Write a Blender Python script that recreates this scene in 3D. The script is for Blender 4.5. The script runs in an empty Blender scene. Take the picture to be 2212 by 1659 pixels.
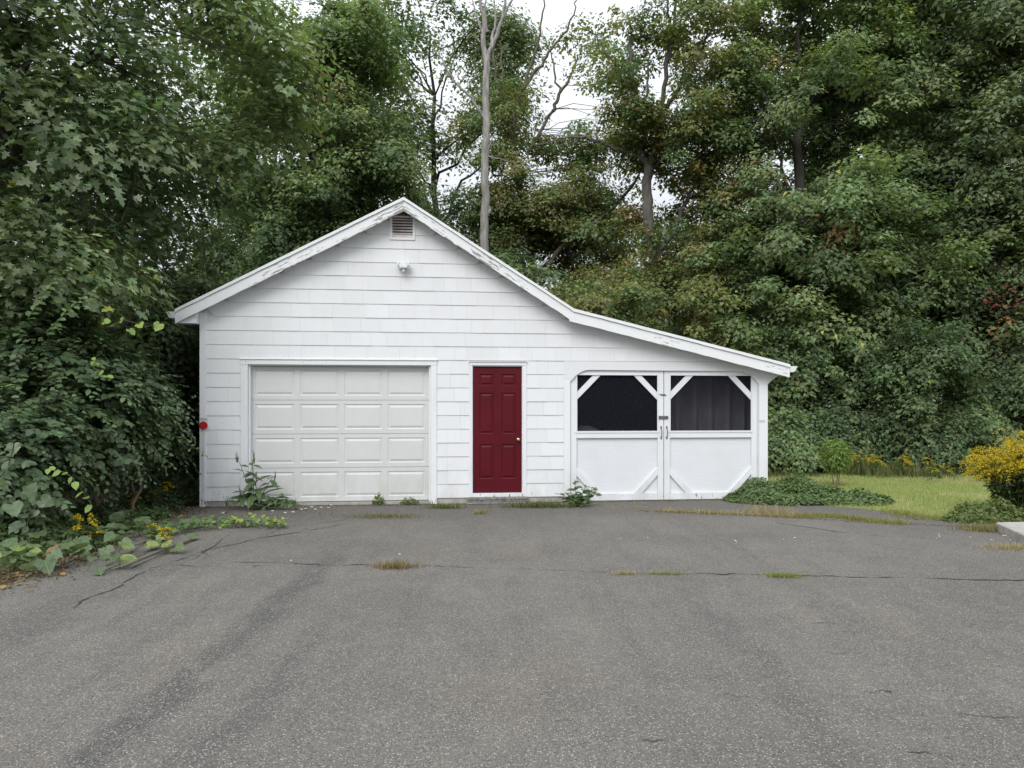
import bpy, math, random
import numpy as np
from mathutils import Vector, Matrix
random.seed(7)
D2R = math.radians
C = bpy.context.scene.collection
scn = bpy.context.scene

# ------------------------------------------------------------------ camera
F, CX, HY, EYE = 1600.0, 1106.0, 875.0, 1.57      # focal length, centre, horizon in survey units (2212 wide)
cam_d = bpy.data.cameras.new('camera'); cam = bpy.data.objects.new('camera', cam_d); C.objects.link(cam)
cam.location = (0, 0, EYE); cam.rotation_euler = (D2R(90), 0, 0)
cam_d.sensor_width = 36; cam_d.lens = F / 2212 * 36; cam_d.shift_y = (HY - 829.5) / 2212
cam_d.clip_end = 2000
scn.camera = cam
# ------------------------------------------------------------------ sky and sun (bright overcast)
SUN_EL, SUN_AZ = 44, 200          # sun behind the cloud, behind and left of the camera
w = bpy.data.worlds.new('World'); scn.world = w; w.use_nodes = True
nt = w.node_tree; nt.nodes.clear()
sky = nt.nodes.new('ShaderNodeTexSky'); sky.sky_type = 'NISHITA'; sky.sun_disc = False
sky.sun_elevation = D2R(SUN_EL); sky.sun_rotation = D2R(SUN_AZ); sky.dust_density = 4; sky.air_density = 1.2
hs = nt.nodes.new('ShaderNodeHueSaturation'); hs.inputs['Saturation'].default_value = 0.35
tc = nt.nodes.new('ShaderNodeTexCoord'); sp = nt.nodes.new('ShaderNodeSeparateXYZ')
mr = nt.nodes.new('ShaderNodeMapRange')           # overcast cloud deck: zenith brighter than horizon
mr.inputs['From Min'].default_value = 0; mr.inputs['From Max'].default_value = 1
mr.inputs['To Min'].default_value = 5.0; mr.inputs['To Max'].default_value = 17.0
cl = nt.nodes.new('ShaderNodeTexNoise'); cl.inputs['Scale'].default_value = 2.2; cl.inputs['Detail'].default_value = 5
cm = nt.nodes.new('ShaderNodeMapRange'); cm.inputs['From Min'].default_value = .3; cm.inputs['From Max'].default_value = .7; cm.inputs['To Min'].default_value = 0.82; cm.inputs['To Max'].default_value = 1.12
mu = nt.nodes.new('ShaderNodeMath'); mu.operation = 'MULTIPLY'
vm = nt.nodes.new('ShaderNodeVectorMath'); vm.operation = 'SCALE'; vm.inputs[0].default_value = (0.955, 1.0, 1.07)
mx = nt.nodes.new('ShaderNodeMix'); mx.data_type = 'RGBA'; mx.inputs[0].default_value = 0.85
bg = nt.nodes.new('ShaderNodeBackground'); bg.inputs['Strength'].default_value = 0.1
wo = nt.nodes.new('ShaderNodeOutputWorld')
L = nt.links.new
L(tc.outputs['Generated'], sp.inputs[0]); L(sp.outputs['Z'], mr.inputs['Value']); L(tc.outputs['Generated'], cl.inputs['Vector'])
L(cl.outputs['Fac'], cm.inputs['Value']); L(mr.outputs[0], mu.inputs[0]); L(cm.outputs[0], mu.inputs[1]); L(mu.outputs[0], vm.inputs['Scale'])
L(sky.outputs[0], hs.inputs['Color']); L(hs.outputs[0], mx.inputs[6]); L(vm.outputs[0], mx.inputs[7])
L(mx.outputs[2], bg.inputs['Color']); L(bg.outputs[0], wo.inputs[0])
sd = bpy.data.lights.new('sun', 'SUN'); sd.energy = 1.5; sd.angle = D2R(35); sd.color = (1, 0.97, 0.93)
so = bpy.data.objects.new('sun', sd); C.objects.link(so)
_a, _e = D2R(SUN_AZ), D2R(SUN_EL)
so.rotation_euler = Vector((math.sin(_a)*math.cos(_e), math.cos(_a)*math.cos(_e), math.sin(_e))).to_track_quat('Z', 'Y').to_euler()
scn.view_settings.view_transform = 'Standard'; scn.view_settings.look = 'None'
scn.view_settings.exposure = 0.42; scn.view_settings.gamma = 1

# ------------------------------------------------------------------ surveying helpers
def P3(px, py, d): return np.array([(px-CX)/F*d, d, EYE-(py-HY)/F*d])
def G(px, py):                                     # point on the ground
    d = EYE*F/(py-HY); return np.array([(px-CX)/F*d, d, 0.0])
TH = math.atan(0.11); ct, st = math.cos(TH), math.sin(TH); DIST = 11.94
def FP(px, py, v=0.0):                             # point on the garage front: (u along, z up), v behind the front plane
    r = (px-CX)/F
    u = (r*(DIST+v*ct)+v*st)/(ct-r*st)
    return u, EYE-(py-HY)*(DIST+u*st+v*ct)/F
def z1(x, y): return ((480+.3888*x)/1.3888, (560+.3888*y)/1.3888)
def z3(x, y): return ((560+.3617*x)/1.3888, (1040+.3617*y)/1.3888)
def z4(x, y): return ((1270+.2954*x)/1.3888, (1050+.2954*y)/1.3888)
def z5(x, y): return ((1670+.339*x)/1.3888, (1080+.339*y)/1.3888)
def z6(x, y): return ((.4069*x)/1.3888, (1180+.4069*y)/1.3888)
def z7(x, y): return ((2150+.4168*x)/1.3888, (1180+.4168*y)/1.3888)

# ------------------------------------------------------------------ materials
MATS = {}
def nodes(name):
    m = bpy.data.materials.new(name); m.use_nodes = True; MATS[name] = m
    t = m.node_tree; t.nodes.clear()
    o = t.nodes.new('ShaderNodeOutputMaterial'); b = t.nodes.new('ShaderNodeBsdfPrincipled')
    t.links.new(b.outputs[0], o.inputs[0])
    return m, t, b, o
def nd(t, typ, ins=None, **kw):
    n = t.nodes.new(typ)
    for k, v in kw.items(): setattr(n, k, v)
    for k, v in (ins or {}).items():
        s = n.inputs[k]
        if hasattr(v, 'is_output'): t.links.new(v, s)
        else: s.default_value = v
    return n
def mix(t, fac, a, b, typ='MIX'):
    n = t.nodes.new('ShaderNodeMix'); n.data_type = 'RGBA'; n.blend_type = typ
    for i, v in ((0, fac), (6, a), (7, b)):
        if hasattr(v, 'is_output'): t.links.new(v, n.inputs[i])
        else: n.inputs[i].default_value = v if i == 0 else (tuple(v)+(1,))[:4]
    return n.outputs[2]
def mapr(t, v, a, b, c=0., d=1., smooth=False):
    n = nd(t, 'ShaderNodeMapRange', {'Value': v, 'From Min': a, 'From Max': b, 'To Min': c, 'To Max': d})
    if smooth: n.interpolation_type = 'SMOOTHSTEP'
    return n.outputs[0]
def math_(t, op, a, b=0.):
    n = t.nodes.new('ShaderNodeMath'); n.operation = op
    for i, v in enumerate((a, b)):
        if hasattr(v, 'is_output'): t.links.new(v, n.inputs[i])
        else: n.inputs[i].default_value = v
    return n.outputs[0]
def coords(t, scale=(1, 1, 1), loc=(0, 0, 0)):
    c = nd(t, 'ShaderNodeTexCoord'); m = nd(t, 'ShaderNodeMapping', {'Vector': c.outputs['Object'], 'Scale': scale, 'Location': loc}); return m.outputs[0]
def noise(t, vec, scale, detail=4, rough=.55, out='Fac'):
    return nd(t, 'ShaderNodeTexNoise', {'Vector': vec, 'Scale': scale, 'Detail': detail, 'Roughness': rough}).outputs[out]
def bump(t, b, h, strength, dist=.01):
    n = nd(t, 'ShaderNodeBump', {'Height': h, 'Strength': strength, 'Distance': dist}); t.links.new(n.outputs[0], b.inputs['Normal'])

def paint(name, col, rough=.55, peel=0.0, low=True, vary=.05, wood=(.30, .27, .23), grain=(60, 60, 3), peelscale=(9, 9, 9), zfade=(0.42, 0.02), lowpeel=.18):
    m, t, b, o = nodes(name)
    oi = nd(t, 'ShaderNodeObjectInfo')
    g = noise(t, coords(t, grain), 1.0, 5)
    dirt = noise(t, coords(t, (1.3, 1.3, .7)), 1.0, 4)
    c1 = mix(t, mapr(t, g, .35, .75, 0, .10), col, tuple(x*.72 for x in col))
    c1 = mix(t, mapr(t, dirt, .45, .8, 0, .22), c1, tuple(x*y for x, y in zip(col, (.80, .79, .74))))
    v = mapr(t, oi.outputs['Random'], 0, 1, 1-vary, 1.0)
    hsv = nd(t, 'ShaderNodeHueSaturation', {'Color': c1, 'Value': v})
    c1 = hsv.outputs[0]
    if low:                                         # splash dirt and mildew low on the wall
        zs = nd(t, 'ShaderNodeSeparateXYZ', {0: coords(t)}).outputs['Z']; sd_ = noise(t, coords(t, (3.5, 3.5, 2.2), (3, 1, 2)), 1., 5, .62)
        c1 = mix(t, math_(t, 'MULTIPLY', mapr(t, sd_, .42, .72), mapr(t, zs, .75, .05, 0, .55)), c1, (.40, .40, .345))
        rn = noise(t, coords(t, (24, 24, .9), (7, 1, 5)), 1., 4, .6); c1 = mix(t, mapr(t, rn, .60, .78, 0, .28), c1, (.50, .51, .50))
    # paint loss: threshold falls near the ground
    pn = noise(t, coords(t, peelscale), 1.0, 6, .6)
    thr = .76-peel
    if low:
        zz = nd(t, 'ShaderNodeSeparateXYZ', {0: coords(t)}).outputs['Z']
        k = mapr(t, zz, zfade[0], zfade[1], 0, lowpeel)
        pn = math_(t, 'ADD', pn, k)
    mask = mapr(t, pn, thr, thr+.02)
    c = mix(t, mask, c1, mix(t, g, tuple(x*.55 for x in wood), wood))
    t.links.new(c, b.inputs['Base Color']); b.inputs['Roughness'].default_value = rough
    b.inputs['Specular IOR Level'].default_value = .3
    h = math_(t, 'SUBTRACT', g, math_(t, 'MULTIPLY', mask, 1.5))
    bump(t, b, h, .12, .004)
    return m
WHITE = (.725, .74, .755)
paint('siding_paint', WHITE, peel=.02, grain=(55, 55, 2.2), peelscale=(26, 26, 7), lowpeel=.13)
paint('trim_paint', (.73, .75, .77), peel=.0, peelscale=(30, 30, 8), zfade=(.34, .05), lowpeel=.22, vary=.02)
paint('barn_door_paint', (.71, .73, .755), peel=.0, peelscale=(18, 18, 10), zfade=(.32, .16), lowpeel=.12, vary=.02)
def plywood():
    m, t, b, o = nodes('plywood_paint')
    wv = nd(t, 'ShaderNodeTexWave', {'Vector': coords(t, (1.2, 1, 9)), 'Scale': 1.6, 'Distortion': 9, 'Detail': 4, 'Detail Scale': 1.2}, bands_direction='Z')
    d = noise(t, coords(t, (2, 2, 2)), 1.2, 4)
    c = mix(t, mapr(t, wv.outputs[0], .2, .9, 0, .30), (.69, .71, .74), (.50, .53, .57))
    c = mix(t, mapr(t, d, .45, .75, 0, .3), c, (.56, .57, .56))
    t.links.new(c, b.inputs['Base Color']); b.inputs['Roughness'].default_value = .5; bump(t, b, wv.outputs[0], .12, .004)
plywood()
def rake():
    m, t, b, o = nodes('rake_paint')                # local x runs along the board, z across it
    s = nd(t, 'ShaderNodeSeparateXYZ', {0: coords(t)})
    n1 = noise(t, coords(t, (3.2, 1, 26)), 1.6, 6, .65)
    big = noise(t, coords(t, (.9, 1, 1)), 1.0, 2)
    up = nd(t, 'ShaderNodeAttribute', attribute_name='worn', attribute_type='GEOMETRY').outputs['Fac']
    k = math_(t, 'ADD', n1, math_(t, 'MULTIPLY', up, .30))
    k = math_(t, 'ADD', k, mapr(t, big, .4, .7, -.07, .05))
    mask = mapr(t, k, .665, .695)
    g = noise(t, coords(t, (5, 1, 120)), 1, 4)
    d = noise(t, coords(t, (2, 2, 9)), 1.1, 4)
    c = mix(t, mapr(t, d, .4, .75, 0, .25), (.73, .75, .76), (.60, .60, .58))
    c = mix(t, mask, c, mix(t, g, (.14, .135, .13), (.38, .37, .35)))
    t.links.new(c, b.inputs['Base Color']); b.inputs['Roughness'].default_value = .6
    bump(t, b, math_(t, 'MULTIPLY', mask, -1.), .35, .004)
rake()
def plain(name, col, rough=.5, metal=0., var=.1, scale=6, bmp=0.):
    m, t, b, o = nodes(name)
    n = noise(t, coords(t), scale, 5)
    t.links.new(mix(t, mapr(t, n, .3, .7), tuple(x*(1-var) for x in col), tuple(min(1, x*(1+var)) for x in col)), b.inputs['Base Color'])
    b.inputs['Roughness'].default_value = rough; b.inputs['Metallic'].default_value = metal
    if bmp: bump(t, b, n, bmp, .01)
    return m
paint('garage_door_paint', (.62, .63, .625), .42, peel=-.4, grain=(8, 8, 8), lowpeel=0., vary=.02)
plain('red_door_paint', (.085, .003, .009), .42, var=.16, scale=1.6).node_tree.nodes['Principled BSDF'].inputs['Specular IOR Level'].default_value = .22
plain('brass', (.62, .46, .20), .25, 1.0)
plain('grey_steel', (.18, .18, .18), .45, .7, .3, 40)
plain('white_plastic', (.66, .68, .66), .4, var=.05)
plain('lens_glass', (.62, .64, .62), .15, var=.02)
plain('red_reflector', (.42, .015, .02), .3, var=.08, scale=60)
plain('vent_slat', (.50, .44, .42), .6, var=.3, scale=9)
plain('wasp_stain', (.09, .045, .03), .8, var=.5, scale=30)
plain('weathered_wood', (.20, .185, .165), .85, var=.5, scale=22, bmp=.5)
plain('bluestone', (.17, .185, .20), .8, var=.2, scale=7, bmp=.3)
plain('concrete', (.33, .315, .285), .9, var=.22, scale=9, bmp=.35)
plain('roof_felt', (.045, .043, .042), .95, var=.3, scale=30, bmp=.4)
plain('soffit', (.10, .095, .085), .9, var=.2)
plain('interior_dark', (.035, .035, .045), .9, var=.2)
plain('curtain', (.52, .50, .52), .9, var=.1)
plain('pale_sheet', (.6, .6, .62), .9, var=.1)
plain('dirt', (.085, .065, .045), .95, var=.45, scale=5, bmp=.5)
plain('crack_fill', (.028, .027, .026), 1., var=.4, scale=30)
plain('pebble', (.62, .60, .56), .8, var=.2)
plain('petal', (.80, .80, .76), .7, var=.05)
plain('stem_green', (.075, .095, .035), .6, var=.25, scale=9)
plain('stem_brown', (.12, .085, .055), .7, var=.3, scale=9)
def screen():
    m, t, b, o = nodes('screen_mesh')
    b.inputs['Base Color'].default_value = (.013, .014, .022, 1); b.inputs['Roughness'].default_value = .7
    b.inputs['Specular IOR Level'].default_value = .1
    tr = nd(t, 'ShaderNodeBsdfTransparent', {'Color': (1, 1, 1, 1)})
    ms = nd(t, 'ShaderNodeMixShader', {0: .55}); t.links.new(b.outputs[0], ms.inputs[1]); t.links.new(tr.outputs[0], ms.inputs[2]); t.links.new(ms.outputs[0], o.inputs[0])
screen()
def bark(name, a, c, sc=1.):
    m, t, b, o = nodes(name)
    n = noise(t, coords(t, (14*sc, 14*sc, 2.2*sc)), 1, 6, .65); n2 = noise(t, coords(t, (1, 1, .5)), 1.3, 3)
    col = mix(t, mapr(t, n, .35, .68), a, c)
    col = mix(t, mapr(t, n2, .45, .7, 0, .45), col, tuple(x*.6 for x in c))
    t.links.new(col, b.inputs['Base Color']); b.inputs['Roughness'].default_value = .95; bump(t, b, n, .7, .03)
bark('bark_grey', (.055, .05, .045), (.17, .155, .14))
bark('bark_dark', (.02, .018, .016), (.075, .066, .056))
bark('bark_dead', (.17, .16, .15), (.42, .40, .375))
bark('bark_olive', (.06, .055, .035), (.17, .15, .10))
def leafmat(name, trans=.28, rough=.5, spec=.35):
    m, t, b, o = nodes(name)
    a = nd(t, 'ShaderNodeAttribute', attribute_name='tint', attribute_type='GEOMETRY').outputs['Color']
    n = noise(t, coords(t), 9, 3)
    a = mix(t, mapr(t, n, .3, .7, 0, .35), a, (.5, .5, .5), 'MULTIPLY')
    t.links.new(a, b.inputs['Base Color']); b.inputs['Roughness'].default_value = rough; b.inputs['Specular IOR Level'].default_value = spec
    tl = nd(t, 'ShaderNodeBsdfTranslucent', {'Color': mix(t, 1.0, a, (1.5, 1.6, .8), 'MULTIPLY')})
    ms = nd(t, 'ShaderNodeMixShader', {0: trans}); t.links.new(b.outputs[0], ms.inputs[1]); t.links.new(tl.outputs[0], ms.inputs[2]); t.links.new(ms.outputs[0], o.inputs[0])
leafmat('leaves', .36, .55, .2); leafmat('glossy_leaves', .25, .45, .35); leafmat('grass_blades', .3, .6, .2)
def leafobj(name, a, c, veins=False):                            # single leaves: tint from the object's random number
    m, t, b, o = nodes(name)
    r = nd(t, 'ShaderNodeObjectInfo').outputs['Random']
    n = noise(t, coords(t), 3, 4)
    col = mix(t, r, a, c); col = mix(t, mapr(t, n, .35, .7, 0, .5), col, tuple(x*.65 for x in a))
    if veins:
        sx = nd(t, 'ShaderNodeSeparateXYZ', {0: coords(t)}); ay = math_(t, 'ABSOLUTE', sx.outputs['Y'])
        fan = math_(t, 'ABSOLUTE', math_(t, 'SUBTRACT', math_(t, 'FRACT', math_(t, 'MULTIPLY', math_(t, 'ARCTAN2', ay, math_(t, 'ADD', sx.outputs['X'], .02)), 1.55)), .5))
        vn = math_(t, 'MAXIMUM', mapr(t, ay, .022, .010), mapr(t, fan, .46, .49))
        col = mix(t, math_(t, 'MULTIPLY', vn, .55), col, tuple(min(1, x*2.0) for x in c))
    t.links.new(col, b.inputs['Base Color']); b.inputs['Roughness'].default_value = .45
    tl = nd(t, 'ShaderNodeBsdfTranslucent', {'Color': mix(t, 1.0, col, (1.5, 1.6, .8), 'MULTIPLY')})
    ms = nd(t, 'ShaderNodeMixShader', {0: .25}); t.links.new(b.outputs[0], ms.inputs[1]); t.links.new(tl.outputs[0], ms.inputs[2]); t.links.new(ms.outputs[0], o.inputs[0])
leafobj('maple_leaf', (.060, .092, .038), (.115, .155, .056))
leafobj('bittersweet_leaf', (.065, .105, .052), (.115, .165, .078))
leafobj('grape_leaf', (.085, .135, .058), (.14, .195, .082), True)
leafobj('grape_leaf_young', (.17, .24, .06), (.24, .30, .08), True)
leafobj('creeper_leaf', (.085, .15, .055), (.14, .21, .07))
leafobj('creeper_leaf_young', (.20, .30, .05), (.32, .38, .08))
leafobj('weed_leaf', (.075, .125, .05), (.11, .17, .065))
leafobj('lime_leaf', (.17, .27, .05), (.23, .33, .07))
leafobj('dry_leaf', (.42, .28, .11), (.30, .16, .07))

def asphalt():
    m, t, b, o = nodes('asphalt')
    c = coords(t); s = nd(t, 'ShaderNodeSeparateXYZ', {0: c}); X, Y = s.outputs['X'], s.outputs['Y']
    v1 = nd(t, 'ShaderNodeTexVoronoi', {'Vector': c, 'Scale': 92., 'Randomness': 1.})
    v2 = nd(t, 'ShaderNodeTexVoronoi', {'Vector': c, 'Scale': 230., 'Randomness': 1.})
    r1 = nd(t, 'ShaderNodeSeparateColor', {0: v1.outputs['Color']}); r2 = nd(t, 'ShaderNodeSeparateColor', {0: v2.outputs['Color']})
    big = noise(t, c, .55, 5, .6); mid = noise(t, coords(t, (1, .55, 1)), 2.6, 5, .6); warm = noise(t, coords(t, (1, 1, 1), (9, 4, 0)), .8, 4)
    base = mix(t, mapr(t, big, .35, .65), (0.1007, 0.0951, 0.0884), (0.1569, 0.1448, 0.1274))
    base = mix(t, mapr(t, mid, .45, .68, 0, .55), base, (0.0768, 0.0749, 0.0736))
    base = mix(t, mapr(t, warm, .52, .72, 0, .45), base, (0.1518, 0.1262, 0.0975))
    lng = noise(t, coords(t, (2.2, .22, 1)), 1.3, 5, .6)
    base = mix(t, mapr(t, lng, .50, .70, 0, .55), base, (0.0632, 0.0606, 0.0586))
    # tyre tracks worn into the binder: soft dark bands parallel to the drive
    wob = mapr(t, noise(t, c, 1.1, 4), 0, 1, -.22, .22)
    fine = noise(t, coords(t, (3, .9, 1)), 2.4, 5, .65)
    xw = math_(t, 'ADD', X, wob)
    def band(x0, wd, y0, y1, amt):
        dx = math_(t, 'ABSOLUTE', math_(t, 'SUBTRACT', xw, x0))
        k = math_(t, 'MULTIPLY', mapr(t, dx, wd, wd*.25, 0, 1, True), mapr(t, math_(t, 'ADD', fine, mapr(t, noise(t, c, 28., 3, .7), .3, .7, -.13, .13)), .34, .50, 0, 1))
        k = math_(t, 'MULTIPLY', k, mapr(t, Y, y1, y1-2., 0, amt, True)); return k
    tr = math_(t, 'MAXIMUM', band(-1.85, .20, 0, 9.0, .85), band(-1.36, .18, 0, 6.4, .62))
    tr = math_(t, 'MAXIMUM', tr, band(1.5, .22, 0, 7.0, .38)); tr = math_(t, 'MAXIMUM', tr, band(2.5, .25, 0, 8.0, .35)); tr = math_(t, 'MAXIMUM', tr, band(-3.4, .3, 0, 9, .45))
    base = mix(t, tr, base, (0.0409, 0.0421, 0.0463))
    # older, darker apron in front of the garage with a slanting edge
    edge = math_(t, 'ADD', math_(t, 'SUBTRACT', Y, math_(t, 'MULTIPLY', X, .10)), mapr(t, noise(t, c, 1.7, 5), 0, 1, -.5, .5))
    base = mix(t, mapr(t, edge, 9.9, 10.6, 0, .75), base, mix(t, mid, (0.0562, 0.0539, 0.0529), (0.1066, 0.0968, 0.0827)))
    rt = math_(t, 'MULTIPLY', mapr(t, math_(t, 'ADD', X, math_(t, 'MULTIPLY', wob, 3.)), 3.6, 5.6), mapr(t, Y, 7.5, 9.3))
    base = mix(t, math_(t, 'MULTIPLY', rt, .55), base, (0.0699, 0.0707, 0.0759))
    st_ = noise(t, coords(t, (1, .7, 1), (2.3, 7.1, 0)), 1.15, 6, .68); base = mix(t, mapr(t, st_, .635, .67, 0, .5), base, (0.0604, 0.0591, 0.0610))
    lt = noise(t, coords(t, (1, 1, 1), (12, 3, 0)), 3.2, 6, .7); base = mix(t, mapr(t, lt, .56, .74, 0, .4), base, (.20, .186, .162))
    # stone aggregate
    sp1 = mapr(t, r1.outputs[0], .48, .85, 0, 1); inner = mapr(t, v1.outputs['Distance'], .0052*105*.9, .0030*105*.9, 0, 1)
    k1 = math_(t, 'MULTIPLY', sp1, inner)
    base = mix(t, mapr(t, r2.outputs[0], 0, 1, 0, .70), base, mix(t, r2.outputs[1], (0.0221, 0.0211, 0.0199), (0.2473, 0.2323, 0.2026)))
    base = mix(t, math_(t, 'MULTIPLY', k1, .8), base, mix(t, r1.outputs[1], (0.3070, 0.2863, 0.2480), (0.4945, 0.4461, 0.3720)))
    pit = mapr(t, r1.outputs[2], .82, .9, 0, .75)
    base = mix(t, math_(t, 'MULTIPLY', pit, inner), base, (0.0256, 0.0252, 0.0264))
    t.links.new(base, b.inputs['Base Color']); b.inputs['Roughness'].default_value = .88; b.inputs['Specular IOR Level'].default_value = .3
    hh = math_(t, 'ADD', math_(t, 'MULTIPLY', v1.outputs['Distance'], -1.), math_(t, 'MULTIPLY', mid, 1.2))
    bump(t, b, hh, .7, .006)
asphalt()
def ground():
    m, t, b, o = nodes('woodland_floor')
    c = coords(t); n = noise(t, c, 1.3, 6, .65); n2 = noise(t, c, 14, 4)
    col = mix(t, mapr(t, n, .35, .65), (.055, .042, .028), (.05, .062, .024)); col = mix(t, mapr(t, n2, .45, .7, 0, .6), col, (.12, .085, .05))
    t.links.new(col, b.inputs['Base Color']); b.inputs['Roughness'].default_value = 1; bump(t, b, n2, .6, .03)
    m, t, b, o = nodes('lawn_soil')
    c = coords(t); n = noise(t, coords(t, (.6, 1.6, 1)), 1.3, 5, .6); n2 = noise(t, c, 22, 4)
    col = mix(t, mapr(t, n, .38, .62), (.22, .26, .085), (.36, .33, .17)); col = mix(t, mapr(t, n2, .4, .7, 0, .5), col, (.05, .07, .02))
    t.links.new(col, b.inputs['Base Color']); b.inputs['Roughness'].default_value = 1; bump(t, b, n2, .6, .03)
ground()

# ------------------------------------------------------------------ object helpers
def tag(o, label=None, cat=None, group=None, kind=None):
    for k, v in (('label', label), ('category', cat), ('group', group), ('kind', kind)):
        if v: o[k] = v
    return o
def empty(name, loc=(0, 0, 0), rz=0.):
    o = bpy.data.objects.new(name, None); C.objects.link(o); o.location = loc; o.rotation_euler = (0, 0, rz); o.empty_display_size = .2; return o
def link(name, me, mat, parent=None):
    if isinstance(mat, str): mat = MATS[mat]
    if not me.materials: me.materials.append(mat)
    o = bpy.data.objects.new(name, me); C.objects.link(o)
    if parent is not None: o.parent = parent
    return o
class MB:
    def __init__(s): s.v = []; s.f = []
    def add(s, vs, fs):
        k = len(s.v); s.v += [tuple(map(float, p)) for p in vs]; s.f += [[i+k for i in f] for f in fs]; return s
    def box(s, x0, x1, y0, y1, z0, z1):
        vs = [(x, y, z) for z in (z0, z1) for y in (y0, y1) for x in (x0, x1)]
        return s.add(vs, [(0, 2, 3, 1), (4, 5, 7, 6), (0, 1, 5, 4), (2, 6, 7, 3), (0, 4, 6, 2), (1, 3, 7, 5)])
    def prism(s, poly, y0, y1):                   # polygon in (x,z), counter-clockwise seen from the front (-y)
        a = sum(poly[i][0]*poly[(i+1) % len(poly)][1]-poly[(i+1) % len(poly)][0]*poly[i][1] for i in range(len(poly)))
        if a < 0: poly = poly[::-1]
        n = len(poly)
        vs = [(p[0], y0, p[1]) for p in poly]+[(p[0], y1, p[1]) for p in poly]
        fs = [list(range(n)), list(range(2*n-1, n-1, -1))]+[[i, i+n, (i+1) % n+n, (i+1) % n] for i in range(n)]
        return s.add(vs, fs)
    def loft(s, rings):                           # rings of equal length, capped first and last
        n = len(rings[0]); k = len(s.v); vs = [p for r in rings for p in r]; fs = []
        for j in range(len(rings)-1):
            for i in range(n): fs.append([j*n+i, j*n+(i+1) % n, (j+1)*n+(i+1) % n, (j+1)*n+i])
        fs += [list(range(n-1, -1, -1)), list(range((len(rings)-1)*n, len(rings)*n))]
        return s.add(vs, fs)
    def rectloft(s, prof, x0, x1, z0, z1):        # raised panel: prof = [(inset, y)], closed at the innermost ring
        rings = [[(x0+i, y, z0+i), (x1-i, y, z0+i), (x1-i, y, z1-i), (x0+i, y, z1-i)] for i, y in prof]
        n = 4; vs = [p for r in rings for p in r]; fs = []
        for j in range(len(rings)-1):
            for i in range(n): fs.append([j*n+i, j*n+(i+1) % n, (j+1)*n+(i+1) % n, (j+1)*n+i])
        fs.append(list(range((len(rings)-1)*n, len(rings)*n)))
        return s.add(vs, fs)
    def cyl(s, c, axis, r, h, n=16, r2=None):
        c = Vector(c); a = Vector(axis).normalized(); q = a.to_track_quat('Z', 'Y')
        r2 = r if r2 is None else r2
        ring = lambda rr, d: [tuple(c+a*d+q @ Vector((rr*math.cos(2*math.pi*i/n), rr*math.sin(2*math.pi*i/n), 0))) for i in range(n)]
        return s.loft([ring(r, 0), ring(r2, h)])
    def tube(s, pts, radii, n=6):
        pts = [Vector(p) for p in pts]; rings = []
        for i, p in enumerate(pts):
            d = (pts[min(i+1, len(pts)-1)]-pts[max(i-1, 0)]); d = d.normalized() if d.length > 1e-6 else Vector((0, 0, 1))
            ref = Vector((1, 0, 0)) if abs(d.x) < .8 else Vector((0, 1, 0))
            a = d.cross(ref).normalized(); b2 = d.cross(a)
            rings.append([tuple(p+(a*math.cos(2*math.pi*k/n)+b2*math.sin(2*math.pi*k/n))*radii[i]) for k in range(n)])
        return s.loft(rings)
    def build(s, name, mat, parent=None, bevel=0., smooth=False):
        me = bpy.data.meshes.new(name); me.from_pydata(s.v, [], s.f); me.update()
        o = link(name, me, mat, parent)
        if smooth:
            me.polygons.foreach_set('use_smooth', [True]*len(me.polygons))
        if bevel:
            md = o.modifiers.new('bevel', 'BEVEL'); md.width = bevel; md.segments = 2; md.limit_method = 'ANGLE'
        return o

# ================================================================== SETTING
def sheet(name, pts, z, mat, kind='structure'):
    me = bpy.data.meshes.new(name); me.from_pydata([(p[0], p[1], 0) for p in pts], [], [list(range(len(pts)))]); me.update()
    o = link(name, me, mat); o.location.z = z; return tag(o, kind=kind)
g = sheet('ground', [(-300, -200), (300, -200), (300, 400), (-300, 400)], -.035, 'woodland_floor')
tag(g, 'dark leaf-littered earth reaching out under the trees', 'ground')
rng = np.random.default_rng(3)
# driveway outline (ragged edges), from behind the camera up to the garage
left_edge = [(-4.6, -8), (-4.5, 2), (-4.35, 5.6), (-4.42, 6.6), (-4.5, 7.4), (-4.75, 8.3), (-4.95, 9.2), (-5.0, 10.2), (-4.95, 11.0), (-4.85, 11.7)]
right_edge = [(4.3, 12.7), (4.3, 12.05), (4.9, 11.55), (5.6, 10.9), (6.1, 10.25), (6.45, 9.75), (6.2, 9.3), (6.35, 8.9), (7.2, 8.3), (9, 7.2), (12, 5.5), (12, -8)]
def ragged(pts, amp=.05, step=.18):
    out = []
    for a, b in zip(pts[:-1], pts[1:]):
        a, b = np.array(a), np.array(b); n = max(1, int(np.linalg.norm(b-a)/step)) if np.linalg.norm(b-a) < 4 else 4
        for i in range(n): out.append(tuple(a+(b-a)*i/n+rng.normal(0, amp, 2)*(i > 0)))
    return out+[pts[-1]]
dl, dr = ragged(left_edge), ragged(right_edge)
mbd = MB(); dpts = [(-4.6, -8)]+dl[1:]+[(-4.6, 12.2), (3.5, 13.2)]+dr
n = len(dpts); dp = dpts[::-1]
mbd.add([(x, y, 0) for x, y in dp]+[(x, y, -.06) for x, y in dp], [list(range(n))]+[[i, i+n, (i+1) % n+n, (i+1) % n] for i in range(n)])
drive = tag(mbd.build('driveway', 'asphalt'), 'worn grey asphalt driveway with cracks and tyre tracks', 'driveway', kind='structure')
LAWN = [(4.6, 12.5), (4.9, 11.5), (5.6, 10.85), (6.1, 10.2), (6.45, 9.7), (6.9, 9.6), (9, 9.2), (16, 8.5), (22, 12), (20, 17.5), (13, 17.2), (9, 17.0), (6, 17.2), (3.9, 17.6), (3.6, 14)]
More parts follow.
